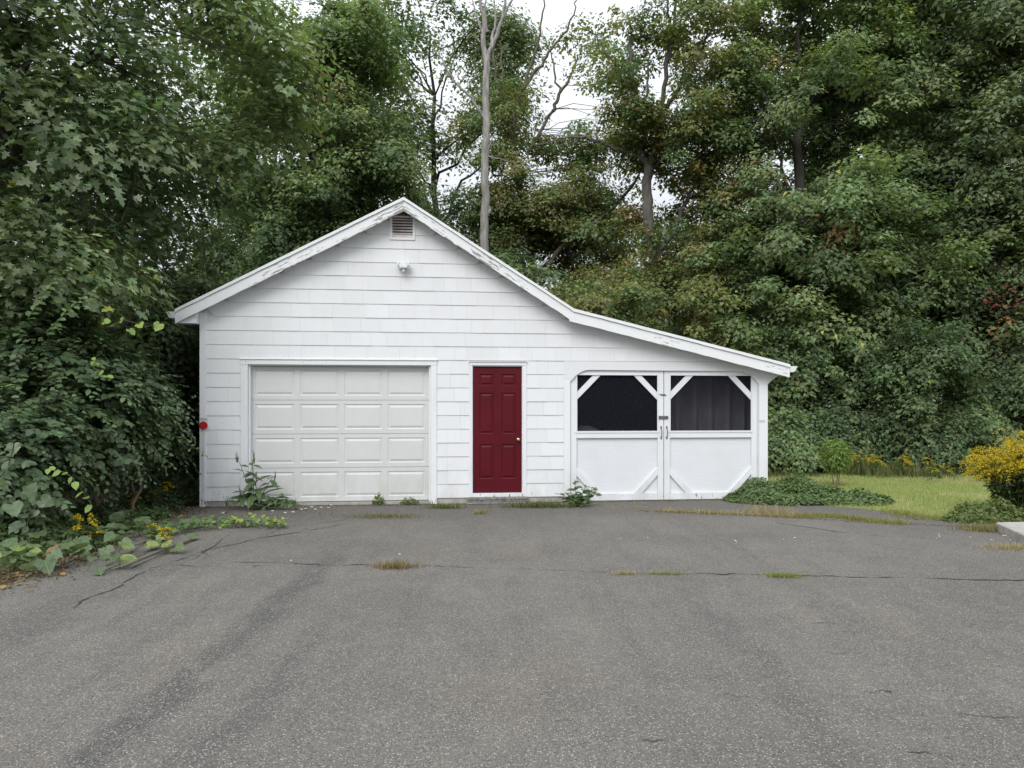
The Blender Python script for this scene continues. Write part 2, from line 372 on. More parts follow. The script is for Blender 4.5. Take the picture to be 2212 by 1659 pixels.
tag(sheet('lawn', LAWN, -.012, 'lawn_soil'), 'mown patchy green lawn between the driveway and the woods', 'lawn')
# cracks in the asphalt: thin ragged dark fissures, each its own strip in the driveway
def crack(pts, wd, seed):
    r = np.random.default_rng(seed); P = [G(*p)[:2] for p in pts]; path = []
    for a, b in zip(P[:-1], P[1:]):
        k = max(6, int(np.linalg.norm(b-a)/.035))
        off = np.cumsum(r.normal(0, .011, k)); off -= np.linspace(0, off[-1], k); d = b-a; nn = np.array([-d[1], d[0]])/(np.linalg.norm(d)+1e-9)
        for i in range(k): path.append(a+d*i/k+nn*off[i])
    path.append(P[-1]); path = np.array(path)
    ww = .95*wd*np.clip(.5+.5*np.convolve(r.normal(0, 1, len(path)), np.ones(5)/3, 'same'), .12, 1.5); ww[0] = ww[-1] = .0005
    tn = np.gradient(path, axis=0); nn = np.stack([-tn[:, 1], tn[:, 0]], 1); nn /= np.linalg.norm(nn, axis=1)[:, None]+1e-9
    m_ = len(path); vs = [(x, y, .004) for x, y in path+nn*ww[:, None]/2]+[(x, y, .004) for x, y in path-nn*ww[:, None]/2]
    o = MB().add(vs, [[i, i+1, i+1+m_, i+m_][::-1] for i in range(m_-1)]).build('crack', 'crack_fill', drive)
CR = [([(155, 1318), (190, 1292), (228, 1279), (264, 1265), (270, 1257), (296, 1242), (328, 1227), (363, 1218), (422, 1224)], .022),
      ([(500, 1215), (560, 1215), (690, 1219), (800, 1221), (900, 1222), (1030, 1226)], .026), ([(1030, 1226), (1150, 1230), (1350, 1238), (1500, 1239)], .013),
      ([(1500, 1239), (1660, 1241), (1730, 1244), (1900, 1249), (2212, 1254), (2400, 1258)], .026),
      ([(363, 1218), (440, 1190), (560, 1162), (700, 1141), (745, 1132)], .022), ([(415, 1208), (445, 1190), (470, 1175), (492, 1154)], .018),
      ([(440, 1190), (450, 1200), (442, 1208)], .014), ([(560, 1162), (640, 1135), (760, 1122), (900, 1118), (1010, 1119)], .012),
      ([z7(430, 925), z7(600, 960), z7(850, 995), z7(1000, 1015), z7(1180, 1030), z7(1400, 1035), z7(1650, 1042)], .02),
      ([(330, 1197), (380, 1196), (430, 1200), (425, 1208), (380, 1212)], .012), ([(5, 1283), (40, 1281), (75, 1282)], .01),
      ([(1560, 1500), (1600, 1508), (1640, 1507)], .007), ([(1745, 1348), (1800, 1346), (1840, 1350)], .006), ([(1870, 1496), (1905, 1494), (1930, 1497)], .008),
      ([(1780, 1410), (1830, 1412)], .006), ([(1950, 1620), (2010, 1626), (2060, 1640)], .007), ([(2080, 1352), (2140, 1345), (2212, 1340)], .006), ([(2060, 1545), (2150, 1550), (2212, 1548)], .006),
      ([(1380, 1595), (1440, 1600)], .005), ([(1200, 1560), (1235, 1557)], .005), ([(1010, 1440), (1060, 1446)], .004), ([(700, 1580), (745, 1577)], .005)]
for i, (p, wd) in enumerate(CR): crack(p, wd, i)
def blob(r, size, flat=.6):
    mb = MB(); rings = []; n = 7
    for k, (rr, zz) in enumerate(((.55, 0), (1, .35), (.8, .75), (.3, 1))):
        rings.append([(rr*size*math.cos(6.283*i/n)*(1+r.uniform(-.2, .2)), rr*size*math.sin(6.283*i/n)*(1+r.uniform(-.2, .2)), zz*size*flat) for i in range(n)])
    return mb.loft(rings)
r = random.Random(5); mbp = MB()
for px, py, k in ((2080, 1128, 5), (2040, 1150, 4), (1900, 1130, 2), (1700, 1165, 2), (2150, 1160, 8), (1350, 1160, 2), (1600, 1175, 2), (850, 1195, 1), (1990, 1125, 3), (640, 1205, 1)):
    for _ in range(k):
        p = G(px+r.gauss(0, 28), py+r.gauss(0, 6)); b_ = blob(r, r.uniform(.005, .013))
        mbp.add([(x+p[0], y+p[1], z+.001) for x, y, z in b_.v], b_.f)
tag(mbp.build('loose_gravel', 'pebble'), 'pale pebbles scattered along the edge of the asphalt', 'gravel', kind='stuff')
# concrete slab at the right edge
c0 = G(2150, 1147)[:2]; c1 = G(2262, 1200)[:2]
dv = (c1-c0)/np.linalg.norm(c1-c0); pv = np.array([dv[1], -dv[0]]); pv = pv if pv[0] > 0 else -pv
sl = [c0, c0+dv*4, c0+dv*4+np.array([3.5, 1.2]), c0+np.array([3.2, .35])]
mbs = MB(); zt = .11
mbs.add([(p[0], p[1], -.05) for p in sl]+[(p[0], p[1], zt) for p in sl], [(3, 2, 1, 0), (4, 5, 6, 7), (0, 1, 5, 4), (1, 2, 6, 5), (2, 3, 7, 6), (3, 0, 4, 7)])
tag(mbs.build('concrete_slab', 'concrete', bevel=.015), 'pale concrete slab at the edge of the driveway beside the goldenrod', 'slab')

# ================================================================== GARAGE
gar = tag(empty('garage', (0, DIST, 0), TH), 'white shingled one-car garage with red door and lean-to bay', 'garage')
VR = -.24                                           # front face of the rake boards
A = FP(872, 426, VR); LE = FP(378, 668, VR); KI = FP(1240, 667, VR); RE = FP(1706, 787, VR)
def lerp_z(p, q, u): return p[1]+(q[1]-p[1])*(u-p[0])/(q[0]-p[0])
def roof_z(u): return lerp_z(LE, A, u) if u < A[0] else (lerp_z(A, KI, u) if u < KI[0] else lerp_z(KI, RE, u))
uL = FP(432, 870)[0]; uLb = FP(446, 870)[0]         # corner board
uR = FP(*z5(1862, 600))[0]
DEPTH = 7.0; ST = .23                               # soffit underside below roof top line (vertical)
def zu(px, py, v=0.): return FP(px, py, v)
# openings
gL, gR = FP(*z3(510, 700))[0], FP(*z3(2025, 700))[0]; gT = FP(*z3(1200, 152))[1]; gB = .035
gOL, gOR = FP(*z3(450, 700))[0], FP(*z3(2074, 700))[0]; gOT = 2.287
dL, dR = FP(*z4(503, 800))[0], FP(*z4(1000, 800))[0]; dT = FP(*z4(750, 166))[1]; dB = FP(*z4(750, 1452))[1]
dOL, dOR = FP(*z4(466, 800))[0], FP(*z4(1048, 800))[0]; dOT = FP(*z4(750, 122))[1]
bL = FP(*z5(125, 600))[0]; bR = FP(*z5(1778, 600))[0]; jL = FP(*z5(60, 600))[0]; bT = FP(*z5(900, 90))[1]; bB = FP(*z5(900, 1238))[1]
Z0, CH = .09, .2197
# wall sheathing (behind the shingles) with the openings left free
mb = MB(); zt = gOT
def roofpoly(u0, u1, z0, drop):
    us = sorted([u0, u1]+[x for x in (A[0], KI[0]) if u0 < x < u1])
    return [(u0, z0), (u1, z0)]+[(u, roof_z(u)-drop) for u in us[::-1]]
mb.prism(roofpoly(uL+.01, bL-.02, gT+.005, .168), .0102, .10)
mb.prism(roofpoly(bL-.02, uR-.02, bT+.03, .168), .0112, .10)
for a, b_, top in ((uL+.01, gL, gT+.005), (gR, dL-.03, gT+.005), (dR+.03, bL-.02, gT+.005)): mb.box(a, b_, .012, .10, Z0, top)
mb.box(dL-.03, dR+.03, .012, .10, dT+.01, gT+.005)
mb.build('wall', 'siding_paint', gar)
mb = MB(); mb.box(uL+.005, uL+.1, .105, DEPTH, 0, roof_z(uL)-.155); mb.build('side_wall', 'siding_paint', gar)
mb = MB(); mb.box(uR-.105, uR-.005, .105, DEPTH, 0, roof_z(uR)-.155); mb.build('side_wall', 'siding_paint', gar)
mb = MB(); mb.prism(roofpoly(uL+.01, uR-.01, 0, .152), DEPTH+.002, DEPTH+.1); mb.build('rear_wall', 'siding_paint', gar)
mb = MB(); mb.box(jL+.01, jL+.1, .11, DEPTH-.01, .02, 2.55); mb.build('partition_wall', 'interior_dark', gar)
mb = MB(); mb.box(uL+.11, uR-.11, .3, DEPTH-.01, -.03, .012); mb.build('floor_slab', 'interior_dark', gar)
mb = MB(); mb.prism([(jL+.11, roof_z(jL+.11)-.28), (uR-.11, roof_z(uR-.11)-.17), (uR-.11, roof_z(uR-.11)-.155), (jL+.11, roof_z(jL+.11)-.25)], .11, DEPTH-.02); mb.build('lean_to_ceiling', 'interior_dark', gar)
# foundation strips under the siding
mb = MB()
for a, b_ in ((uL+.03, gOL), (gOR, dOL), (dOR, jL)): mb.box(a, b_, -.004, .10, -.05, Z0-.004)
mb.box(gOL, gOR, .02, .3, -.05, gB); mb.build('foundation', 'concrete', gar)

# shingles: every shingle its own thin wedge
def clip(poly, f):                                  # keep f(p) >= 0
    out = []
    for i in range(len(poly)):
        p, q = poly[i], poly[(i+1) % len(poly)]; a, b_ = f(p), f(q)
        if a >= 0: out.append(p)
        if a*b_ < 0:
            s_ = a/(a-b_); out.append((p[0]+(q[0]-p[0])*s_, p[1]+(q[1]-p[1])*s_))
    return out
def shingle(poly, zb, zt_, r):
    if len(poly) < 3: return
    if poly[0] == poly[-1]: poly = poly[:-1]
    n = len(poly); t0 = r.uniform(.014, .019)
    front = [(p[0], -t0+(t0-.006)*(p[1]-zb)/(CH+.02)-.002, p[1]) for p in poly]
    back = [(p[0], .010, p[1]) for p in poly]
    m_ = MB().add(front+back, [list(range(n)), list(range(2*n-1, n-1, -1))]+[[i, i+n, (i+1) % n+n, (i+1) % n] for i in range(n)])
    m_.build('shingle', 'siding_paint', gar)
rs = random.Random(11); OV = .16                    # clearance of siding top below the roof line
def lineclip(p, q, off, side):
    dx, dz = q[0]-p[0], q[1]-p[1]
    return lambda s: (p[1]+dz/dx*(s[0]-p[0])-off)-s[1]
vxL, vxR = FP(*z1(1772, 300))[0], FP(*z1(1968, 300))[0]; vzB, vzT = FP(*z1(1870, 413))[1], FP(*z1(1870, 225))[1]
for k in range(0, 22):
    zb = Z0+k*CH; ztp = zb+CH+.012
    zr = zb+.001
    # u range of this course at its bottom edge
    uu = np.linspace(uLb, uR, 1200); ok = [x for x in uu if roof_z(x)-OV > zr+.015]
    if not ok: break
    lo, hi = ok[0], ok[-1]
    if k <= 9:
        segs = [(uLb+.001, gOL), (gOR, dOL), (dOR, jL if k < 8 else bL-.04)]
    else:
        segs = [(lo, hi)]
        if vzB-.02 < zb+CH*.5 and zb < vzT: segs = [(lo, vxL), (vxR, hi)]
    for (a, b_) in segs:
        gable = k > 12
        js = [a]; x = a
        while x < b_-.12:
            x += rs.choice([.17, .22, .28, .33, .38, .45])*(1. if k <= 9 else 1.12)
            if x < b_-.10: js.append(x)
        ap = A[0] if (a < A[0] < b_ and k > 17) else None
        if ap: js.append(ap)
        if a < KI[0] < b_: js = [x for x in js if abs(x-KI[0]) > .1]+[KI[0]]
        js = sorted(set(js))+[b_]
        for i, (x0, x1) in enumerate(zip(js[:-1], js[1:])):
            if x1-x0 < .02: continue
            e0, e1 = (0 if i == 0 else .0006), (0 if i == len(js)-2 else .0006)
            dz = rs.uniform(-.0009, .0009)
            poly = [(x0+e0, zb+dz), (x1-e1, zb+dz), (x1-e1, ztp), (x0+e0, ztp)]
            mid = (x0+x1)/2
            ln = lineclip(LE, A, OV, 0) if mid < A[0] else (lineclip(A, KI, OV, 0) if mid < KI[0] else lineclip(KI, RE, OV, 0))
            poly = clip(poly, ln)
            if gable and poly and i == 0 and a == lo: poly = clip(poly, lambda s, a=a, zb=zb: (s[0]-a)+(s[1]-zb)*.9-.12)
            if gable and poly and i == len(js)-2 and b_ == hi and hi < KI[0]: poly = clip(poly, lambda s, b_=b_, zb=zb: (b_-s[0])+(s[1]-zb)*.9-.12)
            if k == 10 and x1 > gOL and x0 < gOR and False: pass
            if poly: shingle(poly, zb, ztp, rs)
# tops of gable ends that the clipped courses leave open: frieze strips under the rakes
def strip_under(p, q, u0, u1, d0, d1, y0, y1, name, mat):
    za = lambda u: p[1]+(q[1]-p[1])*(u-p[0])/(q[0]-p[0])
    MB().prism([(u0, za(u0)-d0), (u0, za(u0)-d1), (u1, za(u1)-d1), (u1, za(u1)-d0)], y0, y1).build(name, mat, gar)
# corner board, post, pilaster
MB().box(uL, uLb, -.026, .012, .0, lerp_z(LE, A, uL)-.168).build('corner_board', 'trim_paint', gar, bevel=.003)
pL, pR = FP(*z5(1786, 600))[0], FP(*z5(1862, 600))[0]; pT = FP(*z5(1820, 216))[1]
MB().box(pL, pR, -.030, .09, 0, pT-.002).build('post', 'trim_paint', gar, bevel=.004)
MB().box(jL+.001, FP(*z5(117, 600))[0], -.024, .012, .02, FP(*z5(90, 188))[1]).build('pilaster', 'trim_paint', gar, bevel=.003)
MB().box(FP(*z5(117, 600))[0]+.002, bL-.003, .0, .09, .02, bT-.06).build('jamb', 'trim_paint', gar)
MB().box(bR+.002, pL-.002, .0, .09, .02, bT-.06).build('jamb', 'trim_paint', gar)
# header over the bay with curved corners and the flared bracket on the post
H = [(62, 40), (62, 188), (122, 188), (140, 168), (160, 147), (182, 128), (206, 111), (235, 97), (262, 90), (285, 88), (900, 94), (1600, 99), (1642, 106), (1684, 122), (1722, 145), (1752, 172), (1774, 200), (1784, 216), (1862, 216), (1876, 202), (1898, 180), (1925, 160), (1955, 143), (1985, 132)]
hp = [FP(*z5(*p)) for p in H]
hp[0] = (hp[0][0], Z0+10*CH-.004)
uend = hp[-1][0]; top = [(uend, roof_z(uend)-.17)]
ux = KI[0]+(RE[0]-KI[0])*.999
us = [x for x in np.linspace(uend, hp[0][0], 24)][1:-1]
top += [(float(x), min(float(roof_z(x))-.17, Z0+10*CH-.004)) for x in us]
hpoly = hp+top
MB().prism(hpoly, -.020, .011).build('header_panel', 'siding_paint', gar)
# roof slabs, rake boards, trims, soffits
Tt = .045
mb = MB()
def slab(p, q, y0, y1, d0, d1): mb.prism([(p[0], p[1]-d0), (q[0], q[1]-d0), (q[0], q[1]-d1), (p[0], p[1]-d1)], y0, y1)
rp = [(LE[0], LE[1]), A, KI, RE]
poly = [(p[0], p[1]-.008) for p in rp]+[(p[0], p[1]-.15) for p in rp[::-1]]
roof = MB().prism(poly, VR+.05, DEPTH+.25).build('roof', 'roof_felt', gar)
poly = [(p[0], p[1]-.1503) for p in rp]+[(p[0], p[1]-.165) for p in rp[::-1]]
MB().prism(poly, VR+.045, .009).build('soffit', 'trim_paint', gar)
def rakeboard(p, q, d0, d1, y0, y1, name, mat, wear0, wear1, cut0=0, cut1=0):
    dx, dz = q[0]-p[0], q[1]-p[1]; Ln = math.hypot(dx, dz); an = math.atan2(dz, dx); c_ = math.cos(an)
    h0, h1 = -d0*c_, -d1*c_                         # perpendicular offsets in board space
    nx = max(8, int(Ln/.12)); nz = 6; tn = math.tan(an)
    vs = []; wr = []
    r = random.Random(hash(name) % 97+int(wear0*100)); rag = [r.uniform(0, .010)*wear0+r.uniform(0, .006) for _ in range(nx+1)]
    for yy in (y0, y1):
        for j in range(nz+1):
            for i in range(nx+1):
                hh = h0+(h1-h0)*j/nz
                xa, xb = 0+hh*cut0, Ln+hh*cut1      # mitred ends
                if j == nz: hh += rag[i] if 0 < i < nx else 0
                x = xa+(xb-xa)*i/nx; s_ = i/nx
                vs.append((x, yy, hh)); wr.append((wear0+(wear1-wear0)*s_)*((j/nz)**1.3*.8+.2))
    M = (nx+1)*(nz+1); fs = []
    for j in range(nz):
        for i in range(nx):
            a = j*(nx+1)+i; fs.append([a, a+nx+1, a+nx+2, a+1]); fs.append([M+a, M+a+1, M+a+nx+2, M+a+nx+1])
    bd = [i for i in range(nx+1)]+[j*(nx+1)+nx for j in range(1, nz+1)]+[nz*(nx+1)+i for i in range(nx-1, -1, -1)]+[j*(nx+1) for j in range(nz-1, 0, -1)]
    for i in range(len(bd)): a, b_ = bd[i], bd[(i+1) % len(bd)]; fs.append([a, b_, M+b_, M+a])
    o = MB().add(vs, fs).build(name, mat, gar)
    at = o.data.attributes.new('worn', 'FLOAT', 'POINT'); at.data.foreach_set('value', wr)
    o.location = (p[0], 0, p[1]); o.rotation_euler = (0, -an, 0)
anL = math.atan2(A[1]-LE[1], A[0]-LE[0]); anR = math.atan2(KI[1]-A[1], KI[0]-A[0]); anK = math.atan2(RE[1]-KI[1], RE[0]-KI[0])
tl_, tr_, tk_ = math.tan(anL), math.tan(anR), math.tan(anK)
mt = lambda a1, a2: math.tan((a2-a1)/2)
# mitre: plumb cuts at eaves, bisector at apex and kink
for d0, d1, y0, y1, nm, mat, k in ((0, .05, VR-.022, VR+.05, 'rake_trim', 'rake_paint', .12), (.05, .215, VR, VR+.045, 'rake_board', 'rake_paint', 1.)):
    rakeboard(LE, A, d0, d1, y0, y1, nm, mat, .0*k, .80*k, tl_, -mt(anL, anR)*-1*-1 if False else math.tan((anL-anR)/2)*1)
    rakeboard(A, KI, d0, d1, y0, y1, nm, mat, .80*k, .35*k, -math.tan((anL-anR)/2), -math.tan((anK-anR)/2))
    rakeboard(KI, RE, d0, d1, y0, y1, nm, mat, .10*k, .32*k, math.tan((anK-anR)/2), tk_)
# boxed eaves and gutters (run front to back)
MB().prism([(LE[0]+.02, LE[1]-.20), (uL-.002, LE[1]-.20), (uL-.002, roof_z(uL)-.17), (LE[0]+.02, LE[1]-.155)], -.18, .05).build('eave_return', 'trim_paint', gar)
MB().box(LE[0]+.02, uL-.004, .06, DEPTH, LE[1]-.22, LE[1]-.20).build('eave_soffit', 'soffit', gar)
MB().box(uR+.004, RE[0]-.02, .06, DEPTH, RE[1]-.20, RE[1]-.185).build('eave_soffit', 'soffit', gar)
def gutter(x, z, sgn):
    prof = [(0, 0), (.125, 0), (.125, -.012), (.105, -.035), (.095, -.07), (.06, -.098), (0, -.098)]
    inner = [(.006, -.004), (.119, -.004), (.117, -.014), (.098, -.037), (.088, -.07), (.057, -.091), (.006, -.091)]
    mb = MB(); y0, y1 = VR-.01, DEPTH+.2; n = len(prof)
    P_ = [(x+sgn*a, z+b_) for a, b_ in prof]
    mb.add([(p[0], y0, p[1]) for p in P_]+[(p[0], y1, p[1]) for p in P_], [[i, i+n, i+1+n, i+1] for i in range(1, n-1)]+[[n-1, 2*n-1, n, 0]]+[list(range(n)), list(range(2*n-1, n-1, -1))])
    mb.build('gutter', 'white_plastic', gar)
gutter(LE[0]-.003, LE[1]-.035, -1); gutter(RE[0]+.003, RE[1]-.03, 1)
# litter lying in the left gutter
# garage door casing + door
MB().box(gOL, gL, -.030, .012, .0, gT).build('door_casing', 'trim_paint', gar, bevel=.003)
MB().box(gR, gOR, -.030, .012, .0, gT).build('door_casing', 'trim_paint', gar, bevel=.003)
MB().box(gOL, gOR, -.030, .012, gT+.002, gOT-.008).build('door_casing', 'trim_paint', gar, bevel=.003)
mb = MB(); rr = random.Random(4); xs = np.linspace(gOL-.01, gOR+.01, 40); tops = [gOT+rr.uniform(-.002, .008) for _ in xs]
mb.prism([(float(x), t_) for x, t_ in zip(xs, tops)]+[(gOR+.01, gOT-.008), (gOL-.01, gOT-.008)], -.045, .012); mb.build('drip_cap', 'rake_paint', gar)
MB().box(gL+.001, gL+.03, .012, .13, gB, gT).build('jamb', 'trim_paint', gar); MB().box(gR-.03, gR-.001, .012, .13, gB, gT).build('jamb', 'trim_paint', gar)
MB().box(gL+.03, gR-.03, .012, .13, gT-.015, gT+.004).build('jamb', 'trim_paint', gar)
VD = .10                                            # garage door face
a0, a1 = gL+.03, gR-.03
bot, topz = gB+.012, gT-.016
gdoor = MB().box(a0, a1, VD+.012, VD+.05, bot, topz).build('garage_door', 'garage_door_paint', gar)
sh = (topz-bot)/4
cols = [((565, 893)), ((940, 1262)), ((1308, 1622)), ((1668, 1978))]
cu = [(FP(*z3(a, 700), VD)[0], FP(*z3(b_, 700), VD)[0]) for a, b_ in cols]
for i in range(4):
    s0, s1 = bot+i*sh+.0035, bot+(i+1)*sh-.0035
    p0, p1 = s0+.070, s1-.062
    # section skin around the four panel openings
    mb = MB(); xe = [a0]+[x for c_ in cu for x in c_]+[a1]
    mb.box(a0, a1, VD, VD+.011, s0, p0); mb.box(a0, a1, VD, VD+.011, p1, s1)
    for j in range(0, len(xe), 2): mb.box(xe[j], xe[j+1], VD, VD+.011, p0, p1)
    mb.build('section', 'garage_door_paint', gdoor)
    for (x0, x1) in cu:
        MB().rectloft([(0, VD), (.012, VD+.009), (.022, VD+.009), (.052, VD-.001)], x0, x1, p0, p1).build('panel', 'garage_door_paint', gdoor)
MB().box(a0, a1, VD+.004, VD+.04, gB+.001, bot-.001).build('bottom_seal', 'grey_steel', gdoor)
# dents in the third section: small pressed creases are left to the panel relief
# red entry door
MB().box(dOL, dL-.012, -.026, .012, dB-.06, dT+.012).build('entry_casing', 'trim_paint', gar, bevel=.004)
MB().box(dR+.012, dOR, -.026, .012, dB-.06, dT+.012).build('entry_casing', 'trim_paint', gar, bevel=.004)
MB().box(dOL, dOR, -.026, .012, dT+.014, dOT-.006).build('entry_casing', 'trim_paint', gar, bevel=.004)
MB().box(dOL-.012, dOR+.012, -.038, .012, dOT-.004, dOT+.006).build('drip_cap', 'trim_paint', gar)
for x0, x1 in ((dL-.0115, dL-.002), (dR+.002, dR+.0115)): MB().box(x0, x1, -.012, .09, dB, dT+.012).build('jamb', 'trim_paint', gar)
MB().box(dL-.002, dR+.002, -.012, .09, dT+.001, dT+.013).build('jamb', 'trim_paint', gar)
VE = .022
ed = MB().box(dL, dR, VE+.016, VE+.05, dB+.004, dT-.001).build('entry_door', 'red_door_paint', gar)
pc = [(570, 712), (795, 938)]; prw = [(245, 362), (435, 853), (957, 1308)]
xc = [(FP(*z4(a, 800), VE)[0], FP(*z4(b_, 800), VE)[0]) for a, b_ in pc]
zr_ = [(FP(*z4(750, b_), VE)[1], FP(*z4(750, a), VE)[1]) for a, b_ in prw]
mb = MB(); zb_ = [dB+.004]+[z for c_ in zr_[::-1] for z in c_]+[dT-.001]; xe = [dL]+[x for c_ in xc for x in c_]+[dR]
for j in range(0, len(zb_), 2): mb.box(dL, dR, VE, VE+.0155, zb_[j], zb_[j+1])
for z0_, z1_ in zr_:
    for j in range(0, len(xe), 2): mb.box(xe[j], xe[j+1], VE, VE+.0155, z0_, z1_)
mb.build('door_skin', 'red_door_paint', ed)
for x0, x1 in xc:
    for z0_, z1_ in zr_:
        MB().rectloft([(0, VE), (.014, VE+.012), (.022, VE+.012), (.048, VE+.002)], x0, x1, z0_, z1_).build('panel', 'red_door_paint', ed)
ku, kz = FP(*z4(965, 910), VE-.05)
mb = MB(); prof = [(.033, 0), (.033, .006), (.014, .010), (.012, .030), (.024, .038), (.028, .052), (.022, .062), (.008, .065)]
mb.loft([[(ku+a*math.cos(6.283*i/20), VE-h_, kz+a*math.sin(6.283*i/20)) for i in range(20)] for a, h_ in prof]); mb.build('door_knob', 'brass', ed, smooth=True)
MB().box(dL-.012, dR+.014, -.05, .09, dB-.058, dB).build('door_sill', 'trim_paint', gar, bevel=.004)
s0 = FP(*z4(443, 1510))[0]; s1 = FP(*z4(1058, 1510))[0]
MB().box(s0, s1, -.085, .0, dB-.098, dB-.061).build('sill_board', 'weathered_wood', gar, bevel=.006)
MB().box(s0+.01, s1-.006, -.072, .0, dB-.135, dB-.100).build('sill_board', 'weathered_wood', gar, bevel=.006)
tag(MB().box(s0-.02, s1-.05, -.16, -.001, -.03, dB-.137).build('step_stone', 'bluestone', gar, bevel=.008))
# barn doors
def barn(x0, x1, inner_left):
    VB = .03; sw = .118
    sw = FP(*z5(180, 500), VB)[0]-FP(*z5(128, 500), VB)[0]
    zT, zB = bT-.004, bB; rt = FP(*z5(500, 135), VB)[1]; m0, m1 = FP(*z5(500, 690), VB)[1], FP(*z5(500, 634), VB)[1]; b1 = FP(*z5(500, 1182), VB)[1]
    p = MB().box(x0+sw*.5, x1-sw*.5, VB+.024, VB+.034, zB+.02, m0+.03).build('barn_door', 'plywood_paint', gar)
    for xa in (x0, x1-sw): MB().box(xa, xa+sw, VB-.015, VB+.023, zB, zT).build('stile', 'barn_door_paint', p, bevel=.002)
    for za, zb2, nm in ((rt, zT, 'rail'), (m0, m1, 'rail'), (zB, b1, 'rail')): MB().box(x0+sw+.001, x1-sw-.001, VB-.0145, VB+.022, za, zb2).build(nm, 'barn_door_paint', p, bevel=.002)
    i0, i1 = x0+sw, x1-sw
    MB().box(i0-.03, i1+.03, VB-.024, VB-.0155, m1-.018, m1+.012).build('bead', 'barn_door_paint', p)
    MB().box(i0-.012, i0+.010, VB-.0225, VB-.0155, m1+.013, rt).build('bead', 'barn_door_paint', p); MB().box(i1-.010, i1+.012, VB-.0225, VB-.0155, m1+.013, rt).build('bead', 'barn_door_paint', p)
    MB().box(i0-.012, i1+.012, VB-.0225, VB-.0155, rt+.001, rt+.022).build('bead', 'barn_door_paint', p)
    MB().box(i0+.001, i1-.001, VB+.024, VB+.0265, m1, rt).build('screen', 'screen_mesh', p)
    bw = .112
    def brace(xa, za, xb, zb2, y0, y1):            # xa on the stile, xb on the rail
        s_ = 1 if xb > xa else -1; w2 = bw*1.12
        MB().prism([(xa, za), (xb, zb2), (xb+s_*w2, zb2), (xa, za+(w2 if za > zb2 else -w2))] if False else [(xa, za), (xa, za+(-w2 if zb2 > za else w2)), (xb+s_*w2, zb2), (xb, zb2)], y0, y1).build('brace', 'barn_door_paint', p)
    # upper braces (outer edge 0.27 m from the corner), lower braces
    h = .285
    brace(i0, rt-h, i0+h*.98, rt, VB-.004, VB+.0235); brace(i1, rt-h, i1-h*.98, rt, VB-.004, VB+.0235)
    h = .30
    brace(i0, b1+h*1.0, i0+h*.9, b1, VB-.012, VB+.0235); brace(i1, b1+h, i1-h*.9, b1, VB-.012, VB+.0235)
    # handle beside the meeting edge
    hx = x1-sw*.42 if inner_left else x0+sw*.45
    hz = m1-.02; mb = MB()
    mb.tube([(hx, VB-.0155, hz+.07), (hx, VB-.045, hz+.06), (hx, VB-.05, hz), (hx, VB-.045, hz-.06), (hx, VB-.0155, hz-.07)], [.007]*5, 8)
    mb.box(hx-.012, hx+.012, VB-.018, VB-.0155, hz+.06, hz+.11); mb.box(hx-.012, hx+.012, VB-.018, VB-.0155, hz-.11, hz-.06)
    mb.build('handle', 'grey_steel', p)
    return p
bm1 = FP(*z5(943, 600), .03)[0]; bm2 = FP(*z5(949, 600), .03)[0]
bd1 = barn(bL+.002, bm1, True); bd2 = barn(bm2, bR-.002, False)
bd1['label'] = 'left screened barn door with plywood lower panel'; bd2['label'] = 'right screened barn door with pleated curtain behind'
lx, lz = FP(*z5(948, 508), 0); mb = MB().box(lx-.085, lx+.075, .0, .0145, lz-.026, lz+.026); mb.box(lx-.075, lx+.03, -.008, -.0005, lz-.010, lz+.012); mb.cyl((lx+.055, -.004, lz), (0, -1, 0), .012, .012, 10); mb.build('hasp', 'grey_steel', bd1)
lx, lz = FP(*z5(942, 308), 0); mb = MB().box(lx-.02, lx+.055, .004, .0145, lz-.012, lz+.002); mb.cyl((lx-.05, .003, lz+.006), (1, 0, 0), .006, .09, 8); mb.box(lx-.06, lx-.015, .006, .0145, lz+.008, lz+.014); mb.build('bolt', 'grey_steel', bd1)
# pleated curtain hanging inside the right half of the bay, pale sheet heap low behind the left screen
xs = np.linspace(bm2+.25, bR-.02, 70); mb = MB(); N_ = len(xs)
ys = [.55+.085*math.sin(x*21)+.02*math.sin(x*9+1) for x in xs]
mb.add([(x, y, .1) for x, y in zip(xs, ys)]+[(x, y, 2.3) for x, y in zip(xs, ys)], [[i, i+1, i+1+N_, i+N_] for i in range(N_-1)])
tag(mb.build('curtain', 'curtain', None), 'dim grey pleated curtain hanging behind the right barn door screen', 'curtain')
cu_ = bpy.data.objects['curtain']; cu_.location = gar.location; cu_.rotation_euler = gar.rotation_euler; cu_.modifiers.new('t', 'SOLIDIFY').thickness = .006
mb = MB(); c0_ = bL+.28; rings = []
for k, (rr_, zz) in enumerate(((.42, .85), (.44, 1.05), (.38, 1.13), (.22, 1.19), (.05, 1.2))):
    rings.append([(c0_+rr_*math.cos(6.283*i/14)*(1+.1*math.sin(i*2.3)), .75+.35*rr_/.42*math.sin(6.283*i/14), zz+.02*math.sin(i*1.7)) for i in range(14)])
mb.loft(rings); mb.box(c0_-.36, c0_+.36, .48, 1.0, .012, .86)
o_ = tag(mb.build('covered_crate', 'pale_sheet', None), 'pale cloth covered heap behind the left barn door screen', 'crate'); o_.location = gar.location; o_.rotation_euler = gar.rotation_euler
